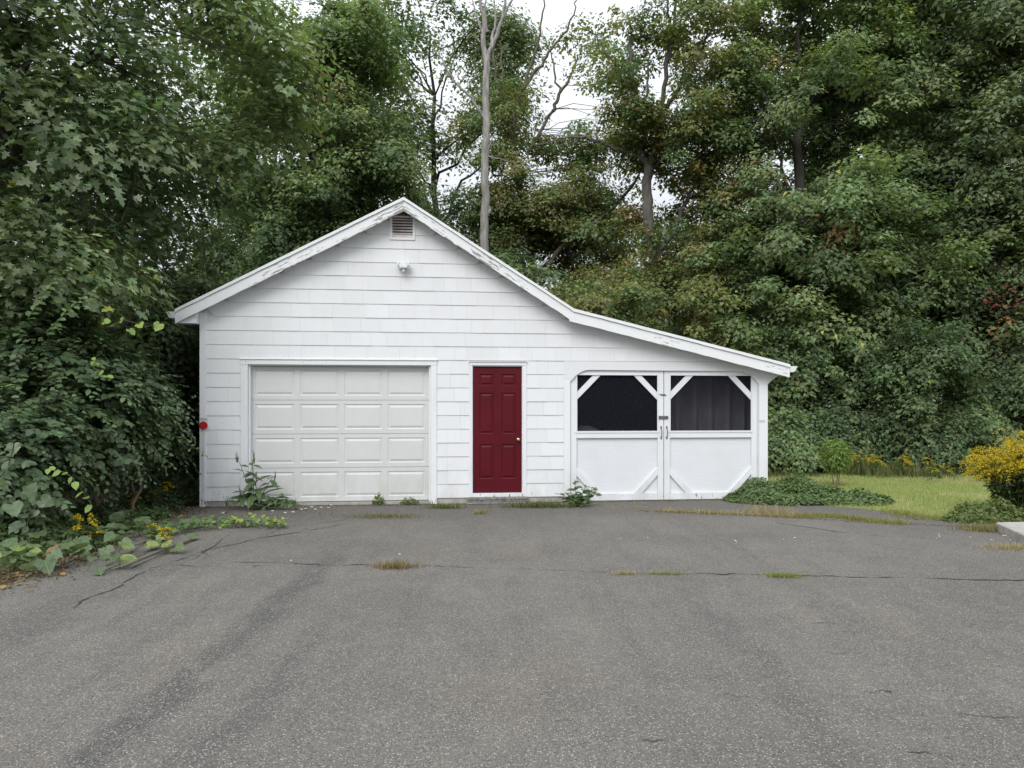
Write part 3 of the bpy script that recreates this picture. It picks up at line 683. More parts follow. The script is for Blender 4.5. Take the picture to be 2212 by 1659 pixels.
# gable vent
vf = MB()
vL, vR_, vB_, vT_ = vxL, vxR, vzB, vzT
iL, iR = FP(*z1(1793, 300))[0], FP(*z1(1950, 300))[0]; iB, iT = FP(*z1(1870, 393))[1], FP(*z1(1870, 240))[1]
vf.box(vL, iL, -.03, .011, vB_, iT+.02); vf.box(iR, vR_, -.03, .011, vB_, iT+.02); vf.box(iL, iR, -.0295, .011, vB_, iB); vf.box(iL, iR, -.0295, .011, iT, iT+.02)
vent = vf.build('gable_vent', 'trim_paint', gar)
MB().box(iL, iR, .002, .0095, iB, iT).build('vent_shade_plate', 'interior_dark', vent)  # dark plate over pale sheathing, stands in for the shaded gaps between slats
ns = 7; dz = (iT-iB)/ns
for i in range(ns):
    zc = iB+dz*i
    MB().add([(iL, -.024, zc+.006), (iR, -.024, zc+.006), (iR, -.006, zc+dz*.66), (iL, -.006, zc+dz*.66), (iL, -.021, zc+.001), (iR, -.021, zc+.001), (iR, -.002, zc+dz*.66-.005), (iL, -.002, zc+dz*.66-.005)], [(0, 1, 2, 3), (7, 6, 5, 4), (0, 4, 5, 1), (3, 2, 6, 7), (0, 3, 7, 4), (1, 5, 6, 2)]).build('slat', 'vent_slat', vent)
mb = MB(); rr = random.Random(2)
for i in range(5):
    b_ = blob(rr, rr.uniform(.02, .045), .9); ox = (iL+iR)/2+rr.uniform(-.1, .12); oz = iT+.05+rr.uniform(-.01, .05)
    mb.add([(x+ox, -.03+z*.6-.02, oz+y) for x, y, z in b_.v], b_.f)
tag(mb.build('wasp_nest', 'wasp_stain'), 'small brown wasp nest lumps under the gable peak above the vent', 'nest'); wn = bpy.data.objects['wasp_nest']; wn.location = gar.location; wn.rotation_euler = gar.rotation_euler
# floodlight
fu, fz = FP(*z1(1878, 610), -.08); fl = tag(empty('floodlight', gar.matrix_basis @ Vector((fu, -.02, fz)), TH), 'white twin-head security floodlight under the gable vent', 'light')
MB().cyl((0, .005, 0), (0, -1, 0), .055, .03, 16).build('mount_plate', 'white_plastic', fl)
MB().box(-.05, .05, -.11, -.02, -.004, .035).build('housing', 'white_plastic', fl, bevel=.008)
MB().loft([[(a*(.075 if k else .055)*1.0, b_, z) for a, b_ in ((-1, -.13), (1, -.13), (1, -.02), (-1, -.02))] for k, z in ((0, -.045), (1, -.003))]).build('housing', 'white_plastic', fl, bevel=.006)
for s_ in (-1, 1):
    MB().loft([[(s_*(.062+dx_), y, z+zo) for y, z in ((-.14, -.02), (-.14, .03), (-.03, .03), (-.03, -.02))] for dx_, zo in ((0, -.005), (.035, .018))]).build('lamp_head', 'white_plastic', fl, bevel=.008)
MB().cyl((0, -.07, -.045), (0, -.1, -1), .026, .06, 14, .024).build('motion_sensor', 'white_plastic', fl)
MB().cyl((0, -.105, -.085), (0, -1, -.15), .016, .012, 12).build('sensor_lens', 'lens_glass', fl)
# driveway reflector at the corner board
ru, rz = FP(*z3(140, 653), -.05); ro = tag(empty('reflector_stake', gar.matrix_basis @ Vector((ru, -.055, 0)), TH), 'round red driveway reflector on thin white stake at the garage corner', 'reflector')
MB().cyl((0, .004, rz), (0, -1, 0), .062, .010, 28).build('reflector_disc', 'red_reflector', ro, bevel=.002)
MB().tube([(0, .01, -.03), (.002, .01, rz*.5), (0, .01, rz+.03)], [.0065, .006, .005], 8).build('stake', 'white_plastic', ro)
su, sz = FP(*z3(138, 602), -.03); tag(MB().box(su-.058, su+.058, -.0285, -.0262, sz-.022, sz+.022).build('grey_strip', 'grey_strip_m' if 'grey_strip_m' in MATS else plain('grey_strip_m', (.5, .5, .52), .5), gar))
su, sz = FP(*z5(1820, 542), -.03); MB().box(su-.05, su+.05, -.0325, -.0303, sz-.02, sz+.02).build('grey_strip', 'grey_strip_m', gar)
# nail heads on the casing and shingles
mb = MB()
for x, y in ((475, 107), (488, 125), (460, 157), (487, 155), (966, 131), (1030, 113), (1155, 135)):
    u_, z_ = FP(*z3(x, y), -.03); mb.cyl((u_, -.0298, z_), (0, -1, 0), .006, .002, 8)
mb.build('nail_head', 'grey_steel', gar)['kind'] = 'stuff'
#VEGETATION
# ================================================================== PLANT TOOLS
def mesh_np(name, V, Fa, tint=None):
    me = bpy.data.meshes.new(name); V = np.ascontiguousarray(V, np.float32); k = Fa.shape[1]; nf = len(Fa)
    me.vertices.add(len(V)); me.vertices.foreach_set('co', V.ravel())
    me.loops.add(nf*k); me.loops.foreach_set('vertex_index', np.ascontiguousarray(Fa, np.int32).ravel())
    me.polygons.add(nf); me.polygons.foreach_set('loop_start', np.arange(0, nf*k, k, dtype=np.int32))
    me.update(calc_edges=True)
    if tint is not None:
        a = me.attributes.new('tint', 'FLOAT_COLOR', 'POINT')
        a.data.foreach_set('color', np.concatenate([tint, np.ones((len(tint), 1))], 1).astype(np.float32).ravel())
    return me
def unit(a): return a/(np.linalg.norm(a, axis=-1, keepdims=True)+1e-9)
# leaf templates: x along the midrib, y across, z off the blade
T_OVAL = (np.array([(0, 0, 0), (.45, .42, .08), (1, 0, -.12), (.45, -.42, .08)]), np.array([[0, 3, 2, 1]]))
T_TRI = (np.array([(-.08, .42, .05), (-.08, -.42, .05), (.95, 0, -.10)]), np.array([[0, 1, 2]]))
T_LONG = (np.array([(0, 0, 0), (.45, .17, .05), (1, 0, -.16), (.45, -.17, .05)]), np.array([[0, 3, 2, 1]]))
T_ROUND = (np.array([(0, 0, 0), (.22, .30, .06), (.62, .30, .03), (1, 0, -.12), (.62, -.30, .03), (.22, -.30, .06), (.5, 0, -.02)]),
           np.array([[0, 6, 1], [1, 6, 2], [2, 6, 3], [3, 6, 4], [4, 6, 5], [5, 6, 0]]))
_mp = [(0, 0), (-.14, .36), (.14, .26), (.30, .62), (.44, .20), (.66, .27), (1.0, 0)]
_mp = _mp+[(x, -y) for x, y in _mp[1:-1]][::-1]
T_MAPLE = (np.array([(x, y, .10*abs(y)-.16*max(0, x-.5)) for x, y in _mp]+[(.3, 0, -.02)]), np.array([[len(_mp), (i+1) % len(_mp), i] for i in range(len(_mp))])[:, ::-1])
_gp = [(0, 0), (-.15, .10), (-.20, .26), (-.10, .42), (.04, .47), (.10, .56), (.24, .50), (.33, .54), (.42, .43), (.56, .40), (.62, .30), (.78, .24), (.84, .13), (1.0, 0)]
_gp = _gp+[(x, -y) for x, y in _gp[1:-1]][::-1]
T_GRAPE = (np.array([(x, y, .16*abs(y)**1.3-.22*max(0, x-.4)+.05*math.sin(9*x+5*y)) for x, y in _gp]+[(.35, .0, -.03)]), np.array([[len(_gp), i, (i+1) % len(_gp)] for i in range(len(_gp))]))
def frames(n, d):
    n = unit(n); d = unit(d-n*np.sum(d*n, -1, keepdims=True)); return d, np.cross(n, d), n
def leaves_mesh(name, T, pos, d, n, size, tint):
    tv, tf = T; d, b, n = frames(n, d); k = len(tv); N = len(pos)
    V = pos[:, None]+size[:, None, None]*(tv[None, :, 0, None]*d[:, None]+tv[None, :, 1, None]*b[:, None]+tv[None, :, 2, None]*n[:, None])
    Fa = (tf[None]+(np.arange(N)*k)[:, None, None]).reshape(-1, tf.shape[1])
    return mesh_np(name, V.reshape(-1, 3), Fa, np.repeat(tint, k, 0))
def single_leaves(parent, T, pos, d, n, size, mats, name='leaf', which=None):
    d, b, n = frames(n, d); datas = []
    for m in mats:
        key = 'leaf_'+m+str(len(T[0])); me = bpy.data.meshes.get(key)
        if me is None: me = mesh_np(key, T[0], T[1]); me.materials.append(MATS[m])
        datas.append(me)
    inv = parent.matrix_basis.inverted()
    for i in range(len(pos)):
        o = bpy.data.objects.new(name, datas[which[i] if which is not None else i % len(datas)]); C.objects.link(o); o.parent = parent
        M = Matrix([[d[i][r]*size[i], b[i][r]*size[i], n[i][r]*size[i], pos[i][r]] for r in range(3)]+[[0, 0, 0, 1]])
        o.matrix_basis = inv @ M
def palette(rng, cols, w, n): 
    c = np.array(cols)[rng.choice(len(cols), n, p=np.array(w)/sum(w))]; return c
def tubes_mesh(name, items, mat, parent, sides=6):
    Vs, Fs, k = [], [], 0
    for pts, rad in items:
        pts = np.asarray(pts, float); rad = np.asarray(rad, float); sd = sides if rad.max() > .02 else 3
        t = unit(np.gradient(pts, axis=0)); ref = np.where(np.abs(t[:, :1]) < .8, np.array([[1., 0, 0]]), np.array([[0, 1., 0]]))
        a = unit(np.cross(t, ref)); b = np.cross(t, a); ang = np.arange(sd)*2*np.pi/sd
        R = pts[:, None]+rad[:, None, None]*(a[:, None]*np.cos(ang)[None, :, None]+b[:, None]*np.sin(ang)[None, :, None])
        m = len(pts); Vs.append(R.reshape(-1, 3)); i = np.arange(m-1)[:, None]*sd; j = np.arange(sd)[None]; j2 = (j+1) % sd
        Fs.append(np.stack([i+j, i+j2, i+sd+j2, i+sd+j], -1).reshape(-1, 4)+k); k += m*sd
    me = mesh_np(name, np.concatenate(Vs), np.concatenate(Fs)); me.polygons.foreach_set('use_smooth', [True]*len(me.polygons))
    o = link(name, me, mat, parent)
    if name == 'stem' and len(items) > 1: o['kind'] = 'stuff'
    return o
def wander(rng, a, b, n=8, amp=.06, sag=0.):
    a, b = np.asarray(a, float), np.asarray(b, float); s = np.linspace(0, 1, n)[:, None]; L_ = np.linalg.norm(b-a)
    w_ = np.cumsum(rng.normal(0, 1, (n, 3)), 0); w_ -= w_[0]; w_ -= s*w_[-1]
    p = a+(b-a)*s+w_*amp*L_/math.sqrt(n); p[:, 2] += sag*L_*(s[:, 0]*(1-s[:, 0]))*4; return p
GREEN = dict(dark=[(0.089, 0.136, 0.068), (0.112, 0.164, 0.082), (0.137, 0.195, 0.095), (0.165, 0.223, 0.106)],
             mid=[(0.137, 0.197, 0.097), (0.167, 0.234, 0.111), (0.202, 0.273, 0.130), (0.241, 0.307, 0.145)],
             blue=[(0.121, 0.166, 0.085), (0.150, 0.197, 0.098), (0.181, 0.227, 0.110)],
             olive=[(0.181, 0.210, 0.080), (0.212, 0.234, 0.091), (0.151, 0.207, 0.086), (0.229, 0.212, 0.091), (0.118, 0.179, 0.080)],
             lime=[(0.252, 0.339, 0.108), (0.210, 0.294, 0.099)], rust=[(0.335, 0.160, 0.074), (0.364, 0.214, 0.082), (0.266, 0.185, 0.074)], red=[(0.262, 0.066, 0.058), (0.192, 0.073, 0.066)])
def tree(name, label, base, envs, ncl, per, lsize, bark_m, tr, height, seed, T=T_TRI, clr=.75, flat=.42, limbs=14, paths=None, lean=(0, 0), accents=(), group=None, leaf_m='leaves', h0=.25, singles=0, single_m=None, cull=True, loose=0., cat='tree', droop=.25):
    """envs: (cx,cy,cz,rx,ry,rz,weight,palette) relative to the base; clumps of leaf sprays fill them."""
    rng = np.random.default_rng(seed); B = np.array([base[0], base[1], 0.])
    root = tag(empty(name, tuple(B)), label, cat, group)
    cen = []; cpal = []; out = []
    W = np.array([e[6] for e in envs], float); W /= W.sum(); ph = rng.uniform(0, 6, 6)
    while len(cen) < ncl:
        e = envs[rng.choice(len(envs), p=W)]
        v = unit(rng.normal(0, 1, 3))*rng.uniform(.12, 1.)**.45
        p = np.array(e[:3])+v*np.array(e[3:6])
        if p[2] < .25: continue
        q = p*1.25; f = math.sin(q[0]*1.1+ph[0])+math.sin(q[1]*1.0+ph[1])+math.sin(q[2]*1.3+ph[2])+.8*math.sin(q[0]*2.1+q[2]*1.7+ph[3])
        if f < -1.1+loose: continue
        cen.append(p); cpal.append(e[7]); out.append(v)
    cen, out = np.array(cen), np.array(out)
    # ---- wood
    items = []; samples = []
    if paths is None:
        n = 14; top = np.array([lean[0]*height, lean[1]*height, height*.9]); tp = wander(rng, (0, 0, -.1), top, n, .035)
        rad = tr*(1-np.linspace(0, 1, n)**.9*.88); rad[0] *= 1.35; items.append((tp, rad)); samples.append((tp, rad))
        for _ in range(limbs):
            tg = cen[rng.integers(len(cen))]; hz = max(h0*height, tg[2]-np.linalg.norm(tg[:2])*rng.uniform(.5, 1.0)-rng.uniform(0, 1.5)); hz = min(hz, height*.85)
            i = int(np.argmin(np.abs(tp[:, 2]-hz))); a = tp[i]
            pth = wander(rng, a, tg, 9, .09, .06); r0 = max(.02, min(rad[i]*.55, .03+.022*np.linalg.norm(tg-a))); rr_ = np.linspace(r0, .012, 9); items.append((pth, rr_)); samples.append((pth, rr_))
    else:
        for pts, r0, r1 in paths:
            pts = np.asarray(pts)-B; s = np.linspace(0, len(pts)-1, len(pts)*4); pp = np.stack([np.interp(s, np.arange(len(pts)), pts[:, c]) for c in range(3)], 1)
            pp[1:-1] += rng.normal(0, .03 if per else .012, (len(pp)-2, 3)); rr_ = np.linspace(r0, r1, len(pp)); items.append((pp, rr_)); samples.append((pp, rr_))
    SP = np.concatenate([p for p, _ in samples]); 
    for c in cen:
        dd = np.linalg.norm(SP-c, axis=1)+np.maximum(0, SP[:, 2]-c[2])*.6; j = int(np.argmin(dd))
        if dd[j] > .15: items.append((wander(rng, SP[j], c, 5, .08, .04), np.linspace(.016, .005, 5)))
    tubes_mesh('trunk', items, bark_m, root, 9)
    # ---- leaves
    if per > 0:
        cr = clr*rng.uniform(.45, 1.55, ncl); N = (per*rng.uniform(.5, 1.4, ncl)*(cr/clr)**1.5).astype(int); idx = np.repeat(np.arange(ncl), N); n = len(idx)
        tilt = unit(np.array([0, 0, 1.])+.45*out+rng.normal(0, .18, (ncl, 3)))   # plane of each spray
        g_ = rng.normal(0, 1, (n, 3)); g_ = unit(g_)*rng.uniform(0, 1, (n, 1))**.5
        off = g_-tilt[idx]*np.sum(g_*tilt[idx], 1, keepdims=True)*(1-flat); off *= cr[idx, None]*np.array([1.1, 1.1, 1.])
        off[:, 2] -= droop*np.linalg.norm(off[:, :2], axis=1)**1.5
        pos = cen[idx]+off
        nrm = unit(tilt[idx]*1.0+.40*unit(off)+rng.normal(0, .33, (n, 3))); d = unit(off*np.array([1, 1, .3])+rng.normal(0, .5, (n, 3))*cr[idx, None]+np.array([0, 0, -.25]))
        sz = lsize*np.clip(np.exp(rng.normal(-.04, .26, n)), .4, 1.4)
        pal = [np.array(GREEN[k]) for k in cpal]; ct_ = np.array([p[rng.integers(len(p))] for p in pal])*rng.uniform(.8, 1.2, (ncl, 1))
        tint = ct_[idx]*rng.uniform(.75, 1.3, (n, 1))*rng.normal(1, .06, (n, 3)); k2 = rng.random(n) < .02; tint[k2] = tint[k2]*np.array([1.9, 1.5, .8])
        for (c_, rad_, key, pr) in accents:
            m_ = (np.linalg.norm((pos+B)-np.array(c_), axis=1) < rad_) & (rng.random(n) < pr); cc = np.array(GREEN[key]); tint[m_] = cc[rng.integers(len(cc), size=m_.sum())]*rng.uniform(.7, 1.3, (m_.sum(), 1))
        keep = pos[:, 2] > .03
        if cull:                                    # leaves well above the picture are never seen
            W_ = pos+B; py = HY-(W_[:, 2]-EYE)/np.maximum(W_[:, 1], .5)*F; px_ = CX+W_[:, 0]/np.maximum(W_[:, 1], .5)*F; keep &= ((py > -300) & (px_ > -380) & (px_ < 2590)) | (rng.random(n) < .10)
        pos, d, nrm, sz, tint = pos[keep], d[keep], nrm[keep], sz[keep], np.clip(tint[keep], .004, .6)
        if singles:
            W_ = pos+B; px = CX+W_[:, 0]/W_[:, 1]*F; py = HY-(W_[:, 2]-EYE)/W_[:, 1]*F
            sc = W_[:, 1]+(~((px > 0) & (px < 2212) & (py > 0) & (py < 1659)))*99; od = np.argsort(sc)[:singles]
            single_leaves(root, T, pos[od]+B, d[od], nrm[od], sz[od], [single_m])
            mk = np.ones(len(pos), bool); mk[od] = False; pos, d, nrm, sz, tint = pos[mk], d[mk], nrm[mk], sz[mk], tint[mk]
        o = link('crown', leaves_mesh('crown', T, pos, d, nrm, sz, tint), leaf_m, root); o['kind'] = 'stuff'
    return root
def at(px, d): return ((px-CX)/F*d, d)

# ================================================================== TREES
WG = 'trees standing in the wood behind the garage'
tree('maple_tree', 'broad-leaved dark maple overhanging the thicket left of the garage', (-7.9, 11.2), [(.8, -.6, 5.7, 2.3, 2.8, 2.6, 5, 'dark'), (.6, .3, 8.6, 3.6, 3.2, 3.2, 4, 'dark'), (1.2, -1.2, 3.6, 1.4, 1.5, 1.0, 1.3, 'mid'), (3.0, 2.2, 7.9, 1.4, 1.4, 2.3, 1.7, 'mid'), (1.4, 2.6, 4.6, 1.2, 1.2, 2.2, 1.2, 'dark'), (0, 2.5, 5, 2.5, 1.5, 3.5, 1.5, 'dark')],
     330, 122, .108, 'bark_dark', .26, 11, 21, T=T_MAPLE, clr=.66, flat=.5, limbs=22, leaf_m='glossy_leaves', h0=.2, singles=220, single_m='maple_leaf', loose=.15)
tree('vine_covered_tree', 'dense dark green tree draped with climbing vines behind the gable', at(700, 20.5), [(-.2, 0, 5.0, 3.3, 2.6, 4.2, 5, 'dark'), (-.6, .5, 9.5, 3.2, 2.6, 4.4, 5, 'mid'), (1.2, -.6, 7.2, 1.7, 1.8, 3.0, 2, 'mid'), (-2.2, -.5, 3.6, 1.6, 1.6, 3.4, 2, 'dark'), (.9, -.3, 11.0, 1.4, 1.6, 1.6, 1.2, 'mid')],
     820, 190, .105, 'bark_dark', .3, 14, 22, clr=.48, flat=.75, droop=.5, limbs=18, accents=[(P3(690, 235, 19.5), 1.0, 'rust', .22)])
tree('tall_oak', 'tall loose-crowned tree with dark twisting limbs behind the vine covered tree', at(930, 29), [(-1.2, 0, 14.5, 3.0, 2.6, 4.5, 4, 'dark'), (2.6, 0, 14.6, 1.7, 2.0, 2.6, 2.4, 'blue'), (-.5, 0, 10, 2.5, 2.2, 2.6, 2, 'dark')],
     210, 150, .13, 'bark_dark', .26, 18, 23, clr=.85, flat=.6, limbs=16, loose=.5, group=None)
tree('background_tree', 'dark background tree seen between the maple and the vine covered tree', at(330, 25), [(0, 0, 8.0, 4.2, 3, 6.5, 4, 'dark'), (-1, 0, 4, 4, 2.5, 3.2, 2, 'dark')], 250, 150, .13, 'bark_dark', .25, 14, 24, clr=.9, flat=.6, limbs=14, loose=.2)
tree('background_tree', 'dark background tree behind the thicket at the wood edge, left of the maple', at(20, 20), [(0, 0, 6.5, 3.4, 2.6, 5.2, 4, 'dark')], 170, 140, .12, 'bark_dark', .28, 12, 25, clr=.8, flat=.6, limbs=12, loose=.75)
# dead grey snag
dS = 21.5; q = lambda x, y, dz=0.: P3(*(lambda a, b: (737.4+a*.33335, b*.33335))(x, y), dS+dz)     # from enlarged view 2
bx_, by_ = at(1046, dS)
snp = [([np.array([bx_, by_, -.1]), q(925, 1640), q(930, 1350), q(932, 1000), q(938, 800), q(935, 560), q(940, 400)], .135, .09), ([q(940, 400), q(915, 270), q(930, 150), q(900, 20), q(880, -160)], .085, .03), ([q(940, 400), q(985, 280), q(1030, 160), q(1060, 30), q(1050, -120)], .075, .025),
       ([q(932, 770), q(880, 700), q(840, 630), q(740, 540), q(690, 460), q(630, 335)], .055, .02), ([q(718, 500), q(650, 470)], .03, .012), ([q(1010, 200), q(1070, 60), q(1105, 0), q(1130, -60)], .05, .02), ([q(915, 280), q(860, 230)], .03, .01), ([q(925, 230), q(870, 90), q(850, 0)], .045, .015),
       ([q(945, 1400), q(965, 1340)], .06, .045), ([q(950, 970), q(985, 880)], .03, .012), ([q(950, 1010), q(1080, 1045)], .022, .008), ([q(945, 210), q(925, 80), q(940, -30)], .05, .02), ([q(965, 300), q(1000, 140), q(990, -10)], .05, .02)]
tree('dead_tree', 'bare pale grey dead trunk rising behind the roof ridge', (bx_, by_), [(0, 0, 10, 1, 1, 1, 1, 'dark')], 1, 0, .1, 'bark_dead', .2, 14, 26, paths=snp)
# forked olive tree behind the snag
dE = 26.; qe = lambda x, y, dz=0.: P3(737.4+x*.33335, y*.33335, dE+dz); bE = at(1140, dE)
pe = [([np.array([bE[0], bE[1], -.1]), qe(1230, 1500), qe(1120, 1050), qe(1110, 760)], .16, .10), ([qe(1110, 760), qe(1170, 570), qe(1230, 420), qe(1270, 260), qe(1310, 110), qe(1310, -100)], .075, .02), ([qe(1170, 570), qe(1290, 430), qe(1370, 300), qe(1480, 160), qe(1540, -20)], .07, .02),
      ([qe(1110, 760), qe(1050, 640), qe(1010, 540), qe(985, 340)], .075, .04), ([qe(1050, 640), qe(1045, 480), qe(1025, 260)], .06, .02), ([qe(1370, 720), qe(1410, 620), qe(1480, 510), qe(1530, 370), qe(1560, 300)], .07, .02), ([qe(1410, 620), qe(1370, 400), qe(1300, 190)], .045, .01), ([qe(1200, 1000), qe(1370, 720)], .07, .05)]
tree('yellowing_tree', 'forked tree with thinning olive leaves behind the dead grey trunk', bE, [(.5, 0, 8.6, 2.6, 2.4, 3.0, 5, 'olive'), (1.4, -1, 6.8, 2.4, 2.4, 2.4, 2.4, 'olive'), (-1.6, 0, 6.5, 2.2, 2.2, 3.0, 2.4, 'dark'), (1.9, 0, 12.6, 2.0, 2, 2.6, .35, 'olive'), (-1.2, 0, 11, 1.6, 1.5, 2.2, .7, 'olive'), (3.2, 0, 9.6, 1.5, 1.4, 2.8, .55, 'olive')], 480, 165, .105, 'bark_olive', .2, 16, 27, paths=pe, clr=.56, flat=.5, loose=.25, accents=[(P3(1230, 560, 25), 2.2, 'rust', .06)])
# grey-barked leaning tree with orange tints
dF = 22.; qf = lambda x, y, dz=0.: P3(737.4+x*.33335, y*.33335, dF+dz); bF = at(1415, dF)
pf = [([np.array([bF[0]+.1, bF[1], -.1]), qf(2040, 1830), qf(2030, 1640), qf(1990, 1480), qf(1980, 1280), qf(1990, 1080)], .19, .14), ([qf(1990, 1080), qf(1930, 950), qf(1910, 760), qf(1890, 560), qf(1870, 330), qf(1880, 250)], .11, .07), ([qf(1990, 1080), qf(2060, 900), qf(2080, 700), qf(2110, 400), qf(2150, 180), qf(2180, -120)], .10, .035),
      ([qf(1890, 560), qf(1800, 500), qf(1760, 410), qf(1690, 280), qf(1600, 190)], .07, .02), ([qf(1950, 1030), qf(1780, 960), qf(1640, 910), qf(1560, 880), qf(1400, 905), qf(1240, 935)], .075, .012), ([qf(2050, 1640), qf(2130, 1540), qf(2190, 1420), qf(2260, 1250), qf(2330, 1100)], .11, .04), ([qf(2080, 1650), qf(2180, 1640), qf(2300, 1680)], .06, .02),
      ([qf(1860, 930), qf(1760, 860), qf(1640, 850)], .035, .01), ([qf(2080, 700), qf(2180, 600), qf(2300, 400), qf(2420, 150)], .08, .02), ([qf(2110, 400), qf(2130, 150), qf(2100, -60)], .06, .02), ([qf(1910, 760), qf(1980, 620), qf(1990, 400), qf(1960, 180)], .05, .015), ([qf(2060, 900), qf(2200, 860), qf(2400, 700)], .07, .02)]
tree('grey_barked_tree', 'tall grey-barked tree with thin olive and orange leaves behind the lean-to roof', bF, [(1.2, 0, 10.6, 2.6, 2.2, 3.8, 3.4, 'olive'), (-.6, 0, 11.4, 1.4, 1.5, 2.6, .9, 'olive'), (1.4, 0, 6.4, 2.6, 2.2, 2.8, 2.6, 'olive'), (-.9, -.6, 4.2, 2.4, 1.8, 1.5, 1.8, 'olive'), (-.4, 0, 8.4, 1.0, 1.2, 1.8, .5, 'olive')],
     560, 130, .10, 'bark_grey', .3, 15, 28, paths=pf, clr=.48, flat=.55, loose=-.3, accents=[(P3(1370, 410, 22), .9, 'rust', .6), (P3(1450, 280, 22), .9, 'rust', .5), (P3(1520, 420, 22), 1.6, 'rust', .10), (P3(1400, 620, 21), 1.6, 'rust', .06)])
# broken limb leaning between the two
q2 = lambda x, y: P3(737.4+x*.33335, y*.33335, 24.0)
lb = tag(empty('leaning_dead_limb', tuple(q2(1380, 1700))), 'bare broken limb leaning to the right between the olive trees', 'branch')
tubes_mesh('limb', [(np.array([q2(1300, 1800), q2(1390, 1640), q2(1480, 1545), q2(1620, 1455), q2(1760, 1350), q2(1890, 1200), q2(1930, 1130)])-q2(1380, 1700), np.array([.07, .07, .066, .062, .055, .045, .04]))], 'bark_olive', lb, 8)
# right-hand maples
tree('maple_tree', 'big dense green maple over the lawn, beside the lean-to roof', at(1730, 21.5), [(.2, 0, 9.5, 3.4, 2.8, 4.6, 5, 'mid'), (.3, -1.2, 5.6, 3.6, 2.6, 3.0, 4, 'mid'), (-.6, -1.8, 3.2, 2.6, 1.6, 2.2, 2, 'mid'), (1.2, 0, 13, 2.8, 2.4, 2.6, 2, 'mid')],
     900, 180, .105, 'bark_dark', .32, 15, 31, clr=.50, flat=.55, limbs=20, accents=[(P3(1790, 520, 19.2), .8, 'rust', .3), (P3(1640, 400, 20), 1.2, 'rust', .08), (P3(1780, 40, 21), 2., 'olive', .2)])
tree('maple_tree', 'tall dense maple behind the lawn with a dark forked trunk', at(1960, 23), [(0, 0, 10, 3.8, 3, 4.8, 5, 'mid'), (.4, -1.3, 6, 3.4, 2.6, 3.2, 3, 'dark'), (0, 0, 14, 3, 2.6, 2.6, 2, 'dark'), (-.8, -2, 3.6, 2.4, 1.8, 2.4, 2, 'dark')],
     860, 185, .108, 'bark_dark', .34, 16, 32, clr=.54, flat=.6, limbs=20, accents=[(P3(1985, 680, 20.5), .7, 'lime', .4), (P3(2080, 210, 21), 1., 'rust', .15)])
tree('maple_tree', 'dark bluish green maple with a few red leaves beyond the goldenrod', at(2190, 20.5), [(0, 0, 9, 3.6, 2.8, 5, 5, 'blue'), (.3, -.8, 4.8, 3.2, 2.4, 3.0, 3, 'blue'), (0, 0, 13, 3, 2.4, 2.6, 1.4, 'dark')],
     700, 180, .105, 'bark_dark', .3, 15, 33, clr=.54, flat=.6, limbs=18, accents=[(P3(2180, 650, 18.2), .55, 'red', .7), (P3(2140, 705, 18.4), .45, 'rust', .6), (P3(2200, 520, 18.6), .6, 'lime', .4)])
for i, (px, d, h, key, lab) in enumerate(((1480, 33, 10, 'dark', 'distant green tree between the grey-barked tree and the big maple'), (1290, 36, 9, 'dark', 'distant small tree low behind the forked olive tree'), (1830, 30, 16, 'dark', 'distant tree filling the gap between the two lawn maples'), (2080, 29, 17, 'blue', 'distant tree behind the red-tinged maple'), (1610, 26, 8, 'mid', 'young green tree low behind the end of the lean-to roof'), (600, 31, 16, 'mid', 'distant tall tree behind the vine covered tree'), (1010, 31, 8, 'olive', 'distant low olive tree behind the ridge of the garage'))):
    tree('background_tree', lab, at(px, d), [(0, 0, h*.58, 3.2, 2.6, h*.42, 3, key), (0, 0, h*.3, 3.4, 2.4, h*.28, 1.6, key)], 190, 190, .135, 'bark_dark', .2, h, 40+i, clr=.95, flat=.55, limbs=10, loose=.35)
for i, (px, d, h, rx, key, lab) in enumerate(((1300, 18.6, 4.6, 2.2, 'olive', 'low olive understorey tree behind the middle of the lean-to roof'), (1500, 19.3, 4.7, 2.2, 'olive', 'low yellow-green understorey tree behind the lower lean-to roof'), (1120, 19.8, 5.6, 1.9, 'dark', 'low dark understorey tree behind the right roof slope'))):
    tree('understorey_tree', lab, at(px, d), [(0, 0, h*.62, rx, 1.6, h*.42, 3, key)], 170, 130, .095, 'bark_olive', .09, h, 60+i, clr=.42, flat=.5, limbs=12, loose=.45)
# ------------------------------------------------------------------ shrubs along the wood edge
SH = [(1690, 17.8, 1.7, 1.4, 'mid', 'low green shrub beside the lean-to post at the wood edge'), (1790, 18.4, 1.5, 1.3, 'dark', 'spreading shrub behind the little sapling'), (1890, 18.7, 2.1, 1.3, 'dark', 'dark shrub under the tall maple'), (1990, 17.8, 3.9, 1.25, 'dark', 'tall mound of green vines at the wood edge'), (2080, 18.3, 1.8, 1.1, 'mid', 'pale green shrub right of the vine mound'), (2190, 18.8, 3.0, 1.6, 'blue', 'bluish shrub behind the goldenrod bush'), (2300, 17.5, 2.8, 1.6, 'dark', 'dark shrub outside the lawn corner'), (1640, 20.5, 3.6, 1.7, 'dark', 'dark shrub behind the lean-to corner')]
for i, (px, d, h, rx, key, lab) in enumerate(SH):
    tree('shrub', lab, at(px, d), [(0, 0, h*.5, rx, 1.1, h*.52, 3, key), (0, -.3, h*.25, rx*1.15, 1.0, h*.28, 1.6, key)], 150, 170, .085, 'bark_dark', .05, h*.8, 70+i, clr=.36, flat=.65, limbs=8, cat='shrub', h0=.05, droop=.8, loose=.35)
